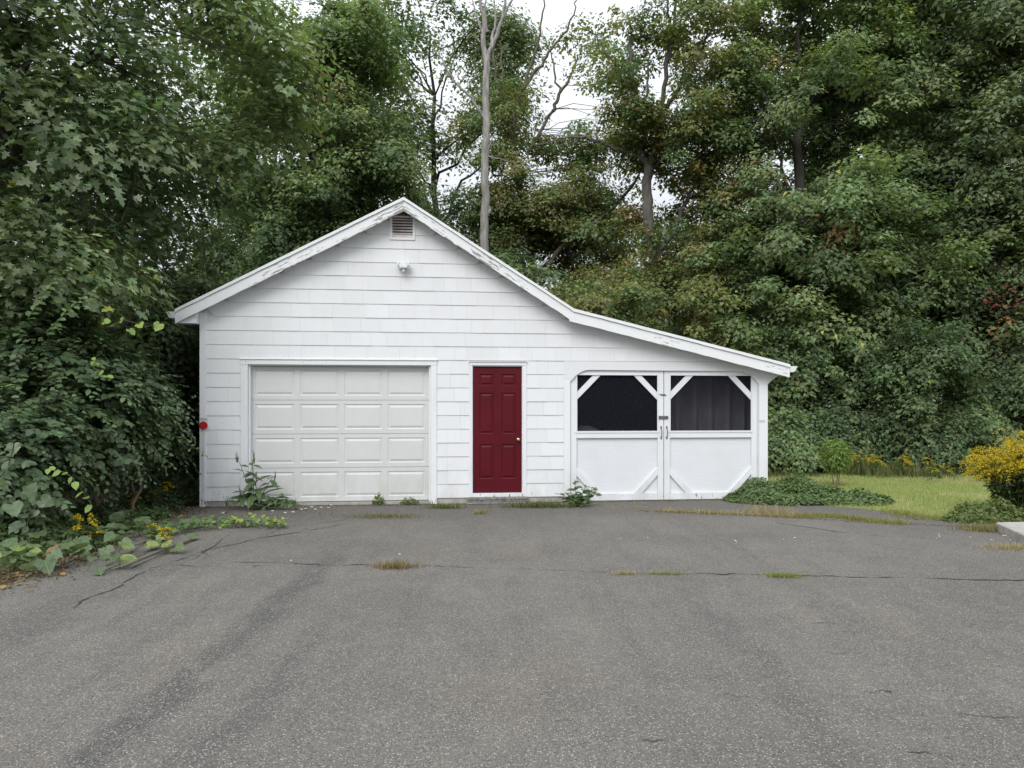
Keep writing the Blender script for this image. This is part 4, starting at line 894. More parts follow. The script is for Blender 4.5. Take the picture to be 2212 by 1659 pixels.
# dark growth in the gap left of the garage and behind it
for i, (x, y, h, rx, lab) in enumerate(((-6.6, 15.2, 4.2, 1.5, 'shady shrub beside the left wall of the garage'), (-8.6, 14.2, 4.6, 1.8, 'shady shrub under the overhanging maple'), (-6.2, 18.5, 5.0, 1.7, 'shady shrub behind the rear left corner of the garage'), (-10.2, 11.5, 3.8, 1.8, 'shady shrub left of the thicket'), (-6.3, 13.4, 3.4, .95, 'dark shrub in the gap between thicket and garage wall'))):
    tree('shrub', lab, (x, y), [(0, 0, h*.5, rx, 1.2, h*.52, 3, 'dark')], 150, 120, .095, 'bark_dark', .06, h*.8, 85+i, clr=.5, flat=.8, limbs=8, cat='shrub', h0=.05, loose=-.6)
# ------------------------------------------------------------------ thicket of bittersweet vines left of the garage
def thicket(label, base, env, nshoot, seed, singles, fill=3000, lime=()):
    rng = np.random.default_rng(seed); B = np.array([base[0], base[1], 0.]); root = tag(empty('bittersweet_thicket', tuple(B)), label, 'bush', 'tangled thicket left of the garage')
    cx, cy, cz, rx, ry, rz = env; C0 = np.array([cx, cy, cz]); R = np.array([rx, ry, rz])
    Ps, Ds, Ns, Ss, Ts = [], [], [], [], []; items = []
    pal = np.array([(.072, .120, .058), (.090, .146, .068), (.112, .174, .080), (.138, .202, .092), (.060, .100, .054)])
    for i in range(nshoot):
        v = unit(rng.normal(0, 1, 3)); v[2] = v[2] if v[2] > -.45 else -v[2]
        lump = 1+.14*math.sin(v[0]*7+seed)+.12*math.sin(v[2]*8+v[1]*5)
        s0_ = C0+v*R*rng.uniform(.72, .98)*lump; n = rng.integers(9, 16); ln = rng.uniform(.22, .5)
        d0 = unit(v*np.array([1, 1, .35])+rng.normal(0, .75, 3)); s = np.linspace(0, 1, n)[:, None]
        pth = s0_+d0*ln*s+np.array([0, 0, -1.])*(s**2)*ln*rng.uniform(.25, .8)
        if rng.random() < .06: pth = s0_+unit(v*np.array([.5, .5, 0])+np.array([rng.normal(0, .3), rng.normal(0, .3), 1.1]))*ln*1.3*s
        items.append((pth[::4], np.linspace(.004, .002, len(pth[::4]))))
        side = unit(np.cross(np.gradient(pth, axis=0), np.array([0, 0, 1.]))); al = np.where(np.arange(n) % 2, 1, -1)[:, None]
        Ps.append(pth); Ds.append(side*al+.6*unit(np.gradient(pth, axis=0))+np.array([0, 0, -.35])+rng.normal(0, .2, (n, 3))); Ns.append(np.array([0, 0, .8])+v*.7+rng.normal(0, .3, (n, 3)))
        Ss.append(rng.uniform(.075, .125)*np.linspace(1.1, .6, n)*rng.uniform(.8, 1.2, n)); c = pal[rng.integers(5)]*rng.uniform(.85, 1.2); T_ = c*np.ones((n, 1))*rng.uniform(.85, 1.2, (n, 1))
        for (lp, lr) in lime:
            if np.linalg.norm(pth[n//2]+B-np.array(lp)) < lr: T_ = T_*0+np.array([.17, .26, .055])*rng.uniform(.8, 1.2, (n, 1))
        Ts.append(T_)
    v = unit(rng.normal(0, 1, (fill, 3))); ps = C0+v*R*rng.uniform(.35, .9, (fill, 1)); Ps.append(ps); Ds.append(rng.normal(0, 1, (fill, 3))); Ns.append(v+np.array([0, 0, .6])+rng.normal(0, .4, (fill, 3))); Ss.append(rng.uniform(.07, .11, fill)); Ts.append(pal[rng.integers(5, size=fill)])
    P_, D_, N_, S_, T_ = map(np.concatenate, (Ps, Ds, Ns, Ss, Ts)); k = P_[:, 2] > .03; P_, D_, N_, S_, T_ = P_[k], D_[k], N_[k], S_[k], T_[k]
    for a in range(6):
        e = C0+unit(rng.normal(0, 1, 3))*R*.6; items.append((wander(rng, (rng.normal(0, .2), rng.normal(0, .2), -.05), e, 7, .12), np.linspace(.03, .008, 7)))
    tubes_mesh('stem', items, 'stem_brown', root, 6)
    W_ = P_+B; px = CX+W_[:, 0]/W_[:, 1]*F; od = np.argsort(W_[:, 1]+(px < 0)*99)[:singles]
    single_leaves(root, T_ROUND, W_[od], D_[od], N_[od], S_[od], ['bittersweet_leaf']); mk = np.ones(len(P_), bool); mk[od] = False
    o = link('foliage', leaves_mesh('foliage', T_ROUND, P_[mk], D_[mk], N_[mk], S_[mk], T_[mk]), 'glossy_leaves', root); o['kind'] = 'stuff'
def atg(px, d): return ((px-CX)/F*d, d)
thicket('tall glossy-leaved vine thicket under the maple left of the garage', atg(95, 9.6), (0, 0, 1.4, 1.1, 1.0, 1.35), 980, 1, 120, lime=[(P3(215, 790, 8.7), .28), (P3(60, 860, 8.6), .25)])
thicket('rounded vine thicket reaching towards the garage corner', atg(235, 10.3), (0, 0, 1.3, .78, .75, 1.05), 650, 2, 90)
thicket('low vine thicket at the near left edge of the driveway', atg(-20, 8.3), (0, 0, .85, .85, .85, .8), 620, 3, 120, lime=[(P3(180, 985, 7.4), .3)])
thicket('high leafy vine mound behind the thicket, climbing into the maple', atg(15, 10.3), (0, 0, 2.05, 1.15, .9, 1.3), 680, 4, 30)
#PLANTS
# ================================================================== GROUND PLANTS
T_BLADE = (np.array([(0, .05, 0), (0, -.05, 0), (.5, .042, .05), (.5, -.042, .05), (1, 0, .24)]), np.array([[0, 1, 3], [0, 3, 2], [2, 3, 4]]))
T_BLADE1 = (np.array([(0, .06, 0), (0, -.06, 0), (1, 0, .12)]), np.array([[0, 1, 2]]))
def grass(name, pos, h, cols, seed, spread=.5, wide=1., T=T_BLADE, parent=None):
    r = np.random.default_rng(seed); n = len(pos); a = r.uniform(0, 6.283, n); ln = np.abs(r.normal(0, spread, n))
    d = unit(np.stack([np.cos(a)*ln, np.sin(a)*ln, np.ones(n)], 1)); nr = np.stack([-np.cos(a), -np.sin(a), ln], 1)
    Tw = (T[0]*np.array([1, wide, 1]), T[1]); tint = np.array(cols)[r.integers(len(cols), size=n)]*r.uniform(.75, 1.25, (n, 1))
    me = leaves_mesh(name, Tw, pos, d, -nr, h*r.uniform(.5, 1.15, n), tint)
    return link(name, me, 'grass_blades', parent)
def inpoly(P, poly):
    x, y = P[:, 0], P[:, 1]; c = np.zeros(len(P), bool); j = len(poly)-1
    for i in range(len(poly)):
        xi, yi = poly[i]; xj, yj = poly[j]
        c ^= ((yi > y) != (yj > y)) & (x < (xj-xi)*(y-yi)/(yj-yi+1e-12)+xi); j = i
    return c
rg = np.random.default_rng(77)
P_ = np.stack([rg.uniform(3.4, 18, 330000), rg.uniform(9, 17.6, 330000), np.full(330000, -.014)], 1)
P_ = P_[inpoly(P_, LAWN)]; P_ = P_[(rg.random(len(P_)) < np.clip(1.5-(P_[:, 1]-9)/9, .35, 1)) & (P_[:, 0] < P_[:, 1]*.78)]
fld = np.sin(P_[:, 0]*1.3+1)+np.sin(P_[:, 1]*2.1)+np.sin(P_[:, 0]*2.7+P_[:, 1]*1.4)
GC = [(.30, .36, .12), (.35, .40, .14), (.25, .31, .10)]; DC = [(.46, .42, .23), (.50, .46, .27), (.38, .37, .17)]
mk = fld > .5
o = grass('lawn_grass', P_, .062, GC, 1, .7, .9, T_BLADE1)
at_ = o.data.attributes['tint'].data; buf = np.empty(len(at_)*4, np.float32); at_.foreach_get('color', buf); buf = buf.reshape(-1, 4); m3 = np.repeat(mk & (rg.random(len(mk)) < .55), 3); buf[m3, :3] = np.array(DC)[rg.integers(3, size=m3.sum()//3)].repeat(3, 0); at_.foreach_set('color', buf.ravel())
tag(o, 'short patchy lawn grass, partly dried', 'grass', kind='stuff')
# tall grass where the lawn meets the wood
n = 30000; P_ = np.stack([rg.uniform(3.8, 15, n), 16.75+rg.normal(.25, .45, n), np.full(n, -.02)], 1); P_ = P_[rg.random(n) < np.clip(.55+.5*np.sin(P_[:, 0]*2.3)+.4*np.sin(P_[:, 0]*5.1+P_[:, 1]*3), .08, 1)]
tag(grass('tall_grass', P_, np.clip(.24+.10*np.sin(P_[:, 0]*1.7)+.08*np.sin(P_[:, 0]*4.3), .10, .45), [(.10, .14, .045), (.13, .16, .06), (.17, .17, .08)], 2, .35, .55), 'taller unmown grass along the foot of the wood edge shrubs', 'grass', kind='stuff')
# dry grass creeping over the asphalt joint on the right
def along(pts, n, sd, r): 
    Q = np.array([G(*p)[:2] for p in pts]); L_ = np.r_[0, np.cumsum(np.linalg.norm(np.diff(Q, axis=0), axis=1))]; s_ = r.uniform(0, L_[-1], n)
    return np.stack([np.interp(s_, L_, Q[:, 0])+r.normal(0, sd, n), np.interp(s_, L_, Q[:, 1])+r.normal(0, sd, n), np.full(n, .001)], 1)
DRY = [(.34, .28, .15), (.40, .33, .19), (.27, .23, .11)]; YG = [(.24, .24, .07), (.19, .21, .06), (.28, .26, .10)]
P_ = along([z5(915, 1345), z5(1150, 1350), z5(1500, 1365), z5(1780, 1375), z5(2100, 1395)], 2000, .06, rg)
tag(grass('dry_grass_strip', P_, .085, DRY, 3, .9, .5), 'wispy dry grass along the asphalt joint before the barn doors', 'grass', kind='stuff')
P_ = np.concatenate([along([z7(560, 890), z7(800, 885), z7(1000, 905), z7(1180, 930), z7(1330, 935)], 5200, .085, rg), along([z7(1250, 850), z7(1400, 890), z7(1650, 910), z7(1800, 920)], 2600, .12, rg)])
tag(grass('yellow_grass_strip', P_, .06, YG, 4, .9, .7), 'low yellow-green grass strip at the back edge of the driveway', 'grass', kind='stuff')
P_ = along([z7(230, 850), z7(420, 870), z7(560, 880)], 480, .08, rg); tag(grass('dry_grass_plumes', P_, .16, DRY, 5, .6, .25), 'taller wispy dry grass in front of the low leafy ground cover', 'grass', kind='stuff')
# tufts growing out of the paving joint
def tuft(px, py, n, rx, ry, h, cols, label, seed, sp=.8):
    r = np.random.default_rng(seed); c = G(px, py); B = tag(empty('grass_tuft', tuple(c)), label, 'grass')
    P = np.stack([r.normal(0, rx, n), r.normal(0, ry, n), np.full(n, .002)], 1); o = grass('blades', P, h, cols, seed, sp, .6, parent=B); o['kind'] = 'stuff'
tuft(855, 1226, 650, .11, .045, .085, [(.25, .18, .10), (.30, .24, .14), (.17, .15, .07)], 'brown dried grass tuft in the long driveway crack', 1)
tuft(1350, 1241, 260, .07, .018, .05, DRY, 'thin straw-coloured tuft in the faint middle of the driveway crack', 2)
tuft(1440, 1241, 420, .12, .020, .045, YG+DRY[:1], 'flat pale yellow grass patch in the driveway crack', 3)
tuft(1690, 1246, 620, .085, .035, .055, [(.20, .25, .07), (.25, .27, .09)], 'bright green grass tuft in the driveway crack', 4)
tuft(830, 1117, 1500, .26, .10, .05, [(.16, .16, .06), (.22, .20, .09), (.12, .13, .05)], 'mossy grass patch on the apron before the garage door', 5)
tuft(1040, 1110, 120, .06, .03, .10, DRY+YG, 'sparse dry sprig on the apron before the garage casing', 6)
tuft(1172, 1096, 900, .30, .05, .13, [(.10, .14, .05), (.14, .17, .06), (.20, .20, .09)], 'long green grass by the step of the red door', 7, .7)
tuft(960, 1098, 420, .14, .04, .10, [(.12, .16, .05), (.16, .18, .07)], 'green grass between garage door and red door', 8)
tuft(2130, 1146, 900, .17, .09, .11, [(.24, .21, .10), (.17, .17, .06), (.30, .25, .14)], 'dry grass at the corner of the concrete slab', 9)
tuft(2190, 1185, 700, .16, .08, .07, DRY, 'straw-coloured grass below the edge of the concrete slab', 10)
tuft(1370, 1098, 500, .25, .05, .04, DRY, 'short dry grass before the left barn door', 11)
# leaf litter and creeping weeds against the foundation
def weedbed(name, label, C0, R, n, lsz, cols, seed, mound=.1, T=T_ROUND, cat='weed', stems=14):
    r = np.random.default_rng(seed); B = np.array([C0[0], C0[1], 0.]); root = tag(empty(name, tuple(B)), label, cat)
    u = unit(r.normal(0, 1, (n, 2)))*r.random((n, 1))**.5; h = mound*(1-np.sum(u**2, 1))**.7*(1+.25*np.sin(u[:, 0]*9)+.2*np.sin(u[:, 1]*11+u[:, 0]*6)); z = h*np.where(r.random(n) < .6, r.uniform(.8, 1.08, n), r.uniform(.15, .9, n))+.015
    pos = np.concatenate([u*np.array(R), z[:, None]], 1); nr = np.concatenate([u*.7, np.ones((n, 1))], 1)+r.normal(0, .4, (n, 3)); tint = np.array(cols)[r.integers(len(cols), size=n)]*r.uniform(.8, 1.25, (n, 1))
    items = []
    for k in range(stems):
        e = pos[r.integers(n)]; items.append((wander(r, (e[0]*.5, e[1]*.5, -.01), e, 5, .08), np.linspace(.004, .002, 5)))
    tubes_mesh('stem', items, 'stem_green', root); o = link('foliage', leaves_mesh('foliage', T, pos, r.normal(0, 1, (n, 3))+np.array([0, 0, .2]), nr, lsz*r.uniform(.6, 1.2, n), tint), 'leaves', root); o['kind'] = 'stuff'; return root
CG = [(.13, .195, .080), (.155, .225, .095), (.185, .255, .11), (.105, .16, .07)]
weedbed('ground_cover_mound', 'low leafy ground cover mound beside the lean-to post', G(1720, 1088)[:2]+np.array([.0, .35]), (1.05, .62), 9500, .050, CG, 11, .31, cat='plant')
weedbed('ground_cover_mound', 'thinner trailing end of the ground cover spreading onto the lawn', G(1850, 1088)[:2]+np.array([.05, .15]), (.62, .38), 2600, .050, CG, 12, .15, cat='plant')
weedbed('low_weed', 'small bright green weed at the bottom of the garage door', G(817, 1090)[:2], (.10, .07), 190, .035, [(.17, .24, .06), (.14, .20, .06)], 13, .14)
weedbed('low_weed', 'flat green weed by the right end of the garage door', G(885, 1090)[:2], (.16, .07), 260, .03, [(.12, .17, .06), (.16, .20, .08)], 14, .09)
weedbed('low_weed', 'dark shady weeds at the foot of the left garage corner', G(395, 1090)[:2]+np.array([-.2, .2]), (.42, .28), 900, .05, [(.06, .09, .04), (.09, .12, .05)], 15, .28)
weedbed('low_weed', 'weeds filling the verge between vine thicket and garage corner', (-5.35, 10.9), (.5, .35), 900, .055, [(.05, .08, .04), (.08, .11, .05)], 19, .35)
weedbed('low_weed', 'green weeds below the goldenrod bush beside the slab', G(2140, 1126)[:2], (.65, .3), 1700, .05, [(.10, .15, .05), (.13, .18, .06), (.17, .19, .08)], 16, .24)
weedbed('low_weed', 'leafy weeds at the near foot of the vine thicket', G(70, 1190)[:2]+np.array([-.25, .2]), (1.0, .8), 4600, .06, [(.11, .165, .065), (.14, .20, .075), (.09, .135, .06)], 17, .26)
weedbed('low_weed', 'leafy weeds along the asphalt edge under the thicket', G(250, 1125)[:2]+np.array([-.2, .25]), (.85, .55), 2600, .055, [(.09, .14, .06), (.12, .175, .07)], 18, .17)
# ------------------------------------------------------------------ goldenrod
def goldenrod(label, base, stems, seed, h, spread, plume=.22, group=None, leafy=26):
    r = np.random.default_rng(seed); B = np.array([base[0], base[1], 0.]); root = tag(empty('goldenrod', tuple(B)), label, 'flower', group)
    it = []; LP, LD, LN, LS = [], [], [], []; FPs = []
    for i in range(stems):
        a = r.uniform(0, 6.283); rad = r.random()**.6; b0 = np.array([math.cos(a)*rad*spread*.35, math.sin(a)*rad*spread*.35, 0]); hh = h*r.uniform(.62, 1.05)*(1-.28*rad)
        e = np.array([math.cos(a)*rad*spread, math.sin(a)*rad*spread, hh]); pth = wander(r, b0, e, 8, .03, .03); it.append((pth, np.linspace(.005, .002, 8)))
        for k in range(leafy):
            s_ = r.uniform(.15, .9); p = pth[int(s_*7)]*(1-(s_*7) % 1)+pth[min(7, int(s_*7)+1)]*((s_*7) % 1); aa = r.uniform(0, 6.283); LP.append(p); LD.append((math.cos(aa), math.sin(aa), -.05)); LN.append((r.normal(0, .3), r.normal(0, .3), 1)); LS.append(r.uniform(.06, .11))
        for k in range(r.integers(4, 8)):          # arching plumes
            aa = r.uniform(0, 6.283) if r.random() < .5 else a+r.normal(0, .7); ln = plume*r.uniform(.5, 1.1); s0_ = pth[-1]-np.array([0, 0, r.uniform(0, .16)]); q_ = np.linspace(0, 1, 34)[:, None]
            pp = s0_+np.concatenate([np.cos(aa)*ln*q_, np.sin(aa)*ln*q_, ln*(.75*q_-.85*q_**2)], 1); it.append((pp[::6], np.linspace(.002, .001, len(pp[::6])))); FPs.append(pp[5:]+r.normal(0, .007, (29, 3)))
    tubes_mesh('stem', it, 'stem_green', root); LP = np.array(LP); n = len(LP); T_ = np.array([(.075, .115, .05), (.10, .14, .06), (.06, .09, .04)])[r.integers(3, size=n)]
    o = link('foliage', leaves_mesh('foliage', T_LONG, LP, np.array(LD), np.array(LN), np.array(LS), T_), 'leaves', root); o['kind'] = 'stuff'
    FL = np.concatenate(FPs); n = len(FL); o = link('flower_plumes', leaves_mesh('flower_plumes', T_OVAL, FL, r.normal(0, 1, (n, 3)), r.normal(0, .6, (n, 3))+np.array([0, 0, 1.]), r.uniform(.012, .022, n), np.array([(.64, .47, .02), (.72, .56, .04), (.56, .40, .02)])[r.integers(3, size=n)]), 'leaves', root); o['kind'] = 'stuff'
x_, y_ = G(2215, 1092)[:2]
x_, y_ = at(2203, 10.7)
goldenrod('big bright yellow goldenrod bush at the lawn edge beside the slab', (x_, y_), 95, 1, 1.20, .58, .27, leafy=34)
for i, (px, py, st_, lab) in enumerate(((1755, 1006, 7, 'yellow goldenrod left of the sapling at the wood edge'), (1880, 1008, 8, 'yellow goldenrod right of the sapling at the wood edge'), (1830, 1004, 6, 'small goldenrod close behind the sapling'), (1690, 1003, 3, 'sparse goldenrod near the lean-to corner'), (1935, 1012, 3, 'few-flowered goldenrod farther along the wood edge'), (2010, 1022, 3, 'lone little goldenrod at the far lawn edge'), (2115, 1024, 3, 'dim goldenrod behind the big goldenrod bush'))):
    x_, y_ = G(px, py+17)[:2]; goldenrod(lab, (x_, y_), st_, 10+i, .60, .34, .20, 'goldenrods along the wood edge')
for i, (px, py, st_, h, lab) in enumerate(((330, 1112, 5, .58, 'goldenrod leaning out of the verge near the garage corner'), (200, 1190, 4, .42, 'goldenrod with broken yellow heads among the big vine leaves'), (345, 1175, 3, .22, 'short flattened goldenrod at the tip of the vine leaves'), (120, 1150, 2, .4, 'half hidden goldenrod under the thicket'))):
    x_, y_ = G(px, py)[:2]; goldenrod(lab, (x_-.12, y_+.1), st_, 30+i, h, .2, .15, 'goldenrods along the left verge', 22)
# ------------------------------------------------------------------ sapling on the lawn
x_, y_ = G(1803, 1049)[:2]; r = np.random.default_rng(5); sp_ = tag(empty('sapling', (x_, y_, 0)), 'little leafy sapling standing on the lawn edge before the goldenrods', 'sapling')
it = [(wander(r, (dx, 0, -.02), (dx*3, dx, .62+dx), 6, .05), np.linspace(.011, .004, 6)) for dx in (-.03, .03, .07)]; tubes_mesh('stem', it, 'stem_brown', sp_)
n = 620; v = unit(r.normal(0, 1, (n, 3)))*r.random((n, 1))**.4; pos = np.array([.03, 0, .58])+v*np.array([.27, .24, .34]); o = link('foliage', leaves_mesh('foliage', T_LONG, pos, v+np.array([0, 0, -.5])+r.normal(0, .3, (n, 3)), v*.5+np.array([0, 0, 1])+r.normal(0, .3, (n, 3)), r.uniform(.07, .13, n), np.array([(.18, .27, .07), (.22, .32, .08), (.14, .21, .07)])[r.integers(3, size=n)]), 'leaves', sp_); o['kind'] = 'stuff'
# ------------------------------------------------------------------ grape vine sprawling over the driveway edge: each big leaf a piece
def vine(name, label, pts, sizes, seed, mats, which, T=T_GRAPE, lift=(.05, .22), cat='vine', tilt=.35):
    r = np.random.default_rng(seed); base = np.array(pts[0]); root = tag(empty(name, (base[0], base[1], 0)), label, cat); P = np.array([(p[0], p[1], 0) for p in pts]); n = len(P)
    z = r.uniform(lift[0], lift[1], n); pos = P.copy(); pos[:, 2] = z
    it = []; order = np.argsort(P[:, 0]); main = P[order]-np.array([base[0], base[1], 0]); main[:, 2] = .012
    keep = main[::max(1, n//10)]
    if len(keep) > 2: it.append((keep, np.full(len(keep), .004)))
    d = r.normal(0, 1, (n, 3)); d[:, 2] *= .2; nr = np.stack([r.normal(0, tilt, n), r.normal(-.25, tilt, n), np.ones(n)], 1); dd, _, _ = frames(nr, d)
    for i in range(n): it.append((np.array([[P[i, 0]-base[0]+r.normal(0, .03), P[i, 1]-base[1]+r.normal(0, .03), .005], [pos[i, 0]-base[0], pos[i, 1]-base[1], z[i]]]), np.array([.003, .002])))
    tubes_mesh('stem', it, 'stem_green', root); single_leaves(root, T, pos, d, nr, np.array(sizes), mats, 'leaf', which); return root
r = np.random.default_rng(9); GP = []
for px, py, sx, sy, k in ((60, 1195, 60, 25, 34), (120, 1222, 55, 14, 18), (190, 1180, 60, 18, 26), (70, 1130, 60, 25, 22), (20, 1225, 25, 12, 10), (270, 1150, 40, 14, 14)):
    for _ in range(k): GP.append(G(px+r.normal(0, sx), min(1246, py+r.normal(0, sy)))[:2])
vine('grape_vine', 'sprawling vine with big rounded leaves over the driveway edge', GP, r.uniform(.08, .165, len(GP)), 1, ['grape_leaf', 'grape_leaf_young', 'dry_leaf'], r.choice(3, len(GP), p=[.9, .07, .03]))
GP = [G(*z6(*p))[:2] for p in ((960, 1185), (1090, 1165), (1180, 1140), (1210, 1175), (1240, 1185), (1330, 1110), (1400, 1090), (1450, 1080), (1290, 1180), (1080, 1100), (1140, 1150), (730, 1335), (900, 1290), (930, 1310), (780, 1280), (650, 1235), (880, 1300))]
vine('grape_vine', 'yellowing vine runner with scattered leaves reaching over the asphalt', GP, r.uniform(.08, .15, len(GP)), 2, ['grape_leaf', 'grape_leaf_young'], r.choice(2, len(GP), p=[.6, .4]), lift=(.04, .14))
# creeping vine with small leaves that turn lime towards its tip
GP = []; WH = []; SZ = []
for _ in range(270):
    s_ = r.random()**.85; px = 235+s_*385; hw = (1-s_)**.7*17+3; py = 1148-s_*10+6*math.sin(s_*7)+r.uniform(-1, 1)*hw*.75; p = G(px, py)[:2]; GP.append(p); WH.append(1 if r.random() < (s_-.45)*1.7 else 0); SZ.append(r.uniform(.08, .14)*(1.1-.55*s_))
vine('creeping_vine', 'low creeping vine with small leaves turning lime across the apron', GP, SZ, 3, ['creeper_leaf', 'creeper_leaf_young'], WH, T=T_ROUND, lift=(.03, .12), tilt=.35)
# bigger vine leaves hanging on the left thicket, lime shoots
def hang(label, pts, size, mats, seed, T=T_GRAPE):
    r = np.random.default_rng(seed); P = np.array([P3(*p) for p in pts]); root = tag(empty('vine_shoot', tuple(P[0])), label, 'vine'); it = [(P-P[0], np.linspace(.004, .002, len(P)))]
    tubes_mesh('stem', it, 'stem_green', root); d = r.normal(0, .6, P.shape)+np.array([0, 0, -.6]); nr = r.normal(0, .35, P.shape)+np.array([0, -.8, .7]); single_leaves(root, T, P, d, nr, r.uniform(.75, 1.2, len(P))*size, mats)
hang('lime green leaves on a shoot crossing the thicket', [(225, 695, 8.6), (240, 705, 8.6), (265, 690, 8.6), (300, 700, 8.5), (345, 700, 8.5), (280, 712, 8.5)], .095, ['lime_leaf'], 1)
hang('drooping lime tendril over the lower thicket', [(105, 1012, 7.2), (118, 1016, 7.2), (132, 1018, 7.1), (145, 1024, 7.1), (155, 1030, 7.1), (162, 1040, 7.1), (170, 1052, 7.1), (180, 1062, 7.1), (188, 1078, 7.1), (198, 1090, 7.2)], .095, ['lime_leaf'], 2, T_ROUND)
hang('cluster of bright lime leaves in the middle of the thicket', [(200, 772, 8.5), (208, 778, 8.5), (216, 785, 8.5), (205, 790, 8.5), (214, 798, 8.5), (224, 800, 8.5), (218, 812, 8.5), (230, 812, 8.5), (236, 822, 8.5)], .085, ['lime_leaf'], 3, T_ROUND)
hang('large dull vine leaves hanging at the near end of the thicket', [(20, 1005, 6.6), (30, 960, 6.7), (8, 1040, 6.5), (60, 1075, 6.6), (25, 1090, 6.4), (90, 1080, 6.6), (45, 1130, 6.5)], .13, ['bittersweet_leaf'], 4)
# vine shoots standing up above the thicket
def shoot(label, a, b_, n, seed):
    r = np.random.default_rng(seed); A_, B_ = P3(*a), P3(*b_); pth = wander(r, A_, B_, n, .03, .05); root = tag(empty('vine_shoot', tuple(A_)), label, 'vine'); tubes_mesh('stem', [(pth-A_, np.linspace(.006, .002, n))], 'stem_green', root)
    t_ = unit(np.gradient(pth, axis=0)); sd_ = unit(np.cross(t_, np.array([0, 1., 0])))*np.where(np.arange(n) % 2, 1, -1)[:, None]; single_leaves(root, T_ROUND, pth, sd_+t_*.8, np.tile(np.array([0, -.6, .8]), (n, 1))+r.normal(0, .25, (n, 3)), np.linspace(.10, .045, n), ['creeper_leaf'])
shoot('upright leafy shoot rising out of the thicket before the maple', (60, 690, 8.6), (155, 575, 8.4), 24, 1); shoot('second leafy shoot slanting right above the thicket', (100, 720, 8.6), (222, 610, 8.4), 26, 2)
shoot('dark leafy shoot reaching from the thicket to the garage corner', (340, 925, 10.0), (443, 985, 10.4), 20, 3)
# ------------------------------------------------------------------ tall weed before the garage door
def stemplant(name, label, base, stems, leafsz, T, mat, seed, droop=.4, cat='weed', tips=False):
    r = np.random.default_rng(seed); B = np.array([base[0], base[1], 0.]); root = tag(empty(name, tuple(B)), label, cat); it = []; P, D_, N_, S_ = [], [], [], []
    for e, nl, sc in stems:
        e = np.array(e, float); pth = wander(r, (r.normal(0, .02), r.normal(0, .02), -.01), e, 9, .05, .10); it.append((pth, np.linspace(.009, .003, 9)))
        for k in range(nl):
            s_ = .25+.72*k/max(1, nl-1); p = pth[min(8, int(s_*8))]; aa = k*2.4+r.normal(0, .3); P.append(p); D_.append((math.cos(aa), math.sin(aa)*.8, .25-droop)); N_.append((r.normal(0, .3)-.2*math.cos(aa), -.35+r.normal(0, .3), 1)); S_.append(leafsz*sc*(1.1-.5*s_)*r.uniform(.8, 1.2))
        if tips:
            for k in range(10): a = pth[-1]+np.array([r.normal(0, .015), r.normal(0, .015), r.uniform(-.1, .08)]); it.append((np.stack([pth[-1]-np.array([0, 0, .1]), a]), np.array([.002, .0035])))
    tubes_mesh('stem', it, 'stem_green', root); single_leaves(root, T, np.array(P)+B, np.array(D_), np.array(N_), np.array(S_), [mat])
T_LANCE = (np.array([(0, 0, 0), (.2, .13, .04), (.5, .18, .0), (.8, .10, -.12), (1, 0, -.26), (.8, -.10, -.12), (.5, -.18, 0), (.2, -.13, .04), (.5, 0, -.03)]), np.array([[0, 8, 1], [1, 8, 2], [2, 8, 3], [3, 8, 4], [4, 8, 5], [5, 8, 6], [6, 8, 7], [7, 8, 0]]))
x_, y_ = G(556, 1099)[:2]; y_ -= .0
stemplant('tall_weed', 'tall gangly weed with long drooping leaves before the garage door', (x_, min(y_, 11.15)), [((-.28, 0, .80), 7, .7), ((-.03, .0, .82), 8, .7), ((.02, -.05, .50), 11, 1.2), ((.28, 0, .50), 7, 1.), ((-.22, -.05, .30), 6, .9), ((.62, -.08, .10), 20, .6), ((.48, -.05, .18), 16, .7), ((.78, -.12, .06), 16, .45), ((-.42, -.05, .14), 6, .6)], .31, T_LANCE, 'weed_leaf', 3, .5, tips=True)
x_, y_ = G(1248, 1094)[:2]
stemplant('broad_leaved_weed', 'bushy broad-leaved weed before the barn door pilaster', (x_, y_), [((-.05, 0, .42), 9, 1.), ((.12, 0, .34), 9, 1.), ((.24, -.03, .22), 9, .9), ((-.18, -.03, .22), 9, .9), ((.02, -.1, .18), 12, 1.), ((.30, .02, .30), 7, .8), ((-.28, 0, .14), 8, .7), ((.16, -.12, .10), 8, .8), ((.36, -.05, .2), 8, .9), ((-.33, -.06, .2), 7, .9)], .16, T_ROUND, 'weed_leaf', 4, .35)
# white asters at the apron
def asters(label, pts, seed):
    r = np.random.default_rng(seed); c = pts[0]; root = tag(empty('white_aster', (c[0], c[1], 0)), label, 'flower'); it = []; mb = MB()
    for p in pts:
        x, y = p[0]-c[0], p[1]-c[1]; z = r.uniform(.03, .09); it.append((wander(r, (x-.1, y+.06, 0), (x, y, z), 4, .05), np.full(4, .0018)))
        for k in range(3): mb.loft([[(x+k*.012+rr*math.cos(6.283*i/7), y+(k % 2)*.014+rr*math.sin(6.283*i/7), z+dz) for i in range(7)] for rr, dz in ((.003, 0), (.011, .006), (.004, .009))])
    tubes_mesh('stem', it, 'stem_green', root); mb.build('flower', 'petal', root)['kind'] = 'stuff'
asters('little white asters sprawling at the left end of the garage door', [G(*z3(x, y+25))[:2] for x, y in ((705, 1375), (810, 1400), (875, 1385), (980, 1360), (1030, 1350), (1060, 1350), (945, 1375), (1110, 1340), (1170, 1340), (1190, 1330), (295, 1395))], 1)
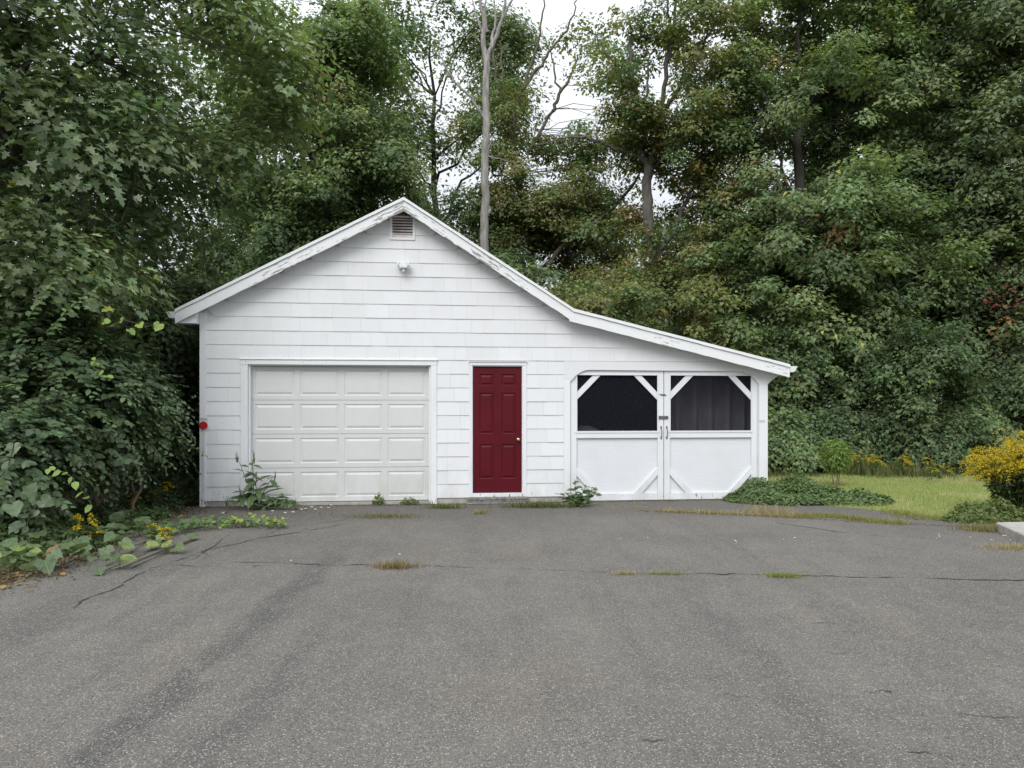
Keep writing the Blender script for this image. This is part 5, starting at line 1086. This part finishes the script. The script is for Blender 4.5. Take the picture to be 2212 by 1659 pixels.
# fallen leaves lying on the asphalt
FLV = [(140, 1245), (20, 1258), (30, 1240), (555, 1222), (415, 1120), (520, 1126), (330, 1150), (1130, 1092), (1160, 1093), (1310, 1095), (480, 1108), (640, 1092), (5, 1275), (1980, 1122), (225, 1235)]
r = np.random.default_rng(4)
for i, p in enumerate(FLV):
    c = G(*p); root = tag(empty('fallen_leaf', (c[0], c[1], 0)), 'small curled tan fallen leaf lying on the asphalt', 'leaf', 'fallen leaves on the driveway'); single_leaves(root, T_MAPLE if i % 2 else T_ROUND, np.array([[c[0], c[1], .012]]), r.normal(0, 1, (1, 3)), np.array([[r.normal(0, .25), r.normal(0, .25), 1]]), np.array([r.uniform(.05, .10)]), ['dry_leaf'], 'leaf_blade')

# ------------------------------------------------------------------ leaf litter and soil crumbs gathered along edges
def litter(label, pts, n, sd, seed, lo=.012, hi=.045):
    r = np.random.default_rng(seed); Q = np.array(pts, float); L_ = np.r_[0, np.cumsum(np.linalg.norm(np.diff(Q, axis=0), axis=1))]; u = r.uniform(0, L_[-1], n)
    P = np.stack([np.interp(u, L_, Q[:, 0])+r.normal(0, sd, n), np.interp(u, L_, Q[:, 1])-np.abs(r.normal(0, sd, n))*(sd < .2)+r.normal(0, sd, n)*(sd >= .2), r.uniform(.003, .012, n)], 1)
    T_ = np.array([(.16, .10, .05), (.24, .17, .09), (.10, .065, .04), (.30, .22, .12), (.06, .045, .03)])[r.integers(5, size=n)]
    tag(link('leaf_litter', leaves_mesh('leaf_litter', T_OVAL, P, r.normal(0, 1, (n, 3))*np.array([1, 1, .2]), np.array([0, 0, 1.])+r.normal(0, .35, (n, 3)), r.uniform(lo, hi, n), T_), 'leaves'), label, 'litter', kind='stuff')
wf = lambda u, v: tuple((gar.matrix_basis @ Vector((u, v, 0)))[:2])
litter('brown leaf crumbs and soil gathered along the foot of the garage front', [wf(uL, -.02), wf(gL, -.03), wf(dL, -.18), wf(jL, -.03), wf(bR, -.05)], 2600, .05, 1, .006, .026)
litter('brown leaf litter under the edge of the vine thicket', [(-4.5, 6.4), (-4.6, 7.6), (-4.95, 9.0), (-5.0, 10.4), (-4.85, 11.2)], 3200, .22, 2)
litter('dry crumbs along the ragged joint at the back edge of the driveway', [tuple(G(*z5(700, 1330))[:2]), tuple(G(*z5(1500, 1360))[:2]), tuple(G(*z7(560, 895))[:2]), tuple(G(*z7(1330, 940))[:2]), tuple(G(*z7(1900, 960))[:2])], 1500, .06, 3, .006, .02)
litter('scattered leaf crumbs on the dark apron before the garage door', [tuple(G(460, 1120)[:2]), tuple(G(700, 1112)[:2]), tuple(G(900, 1118)[:2])], 500, .28, 4, .006, .022)
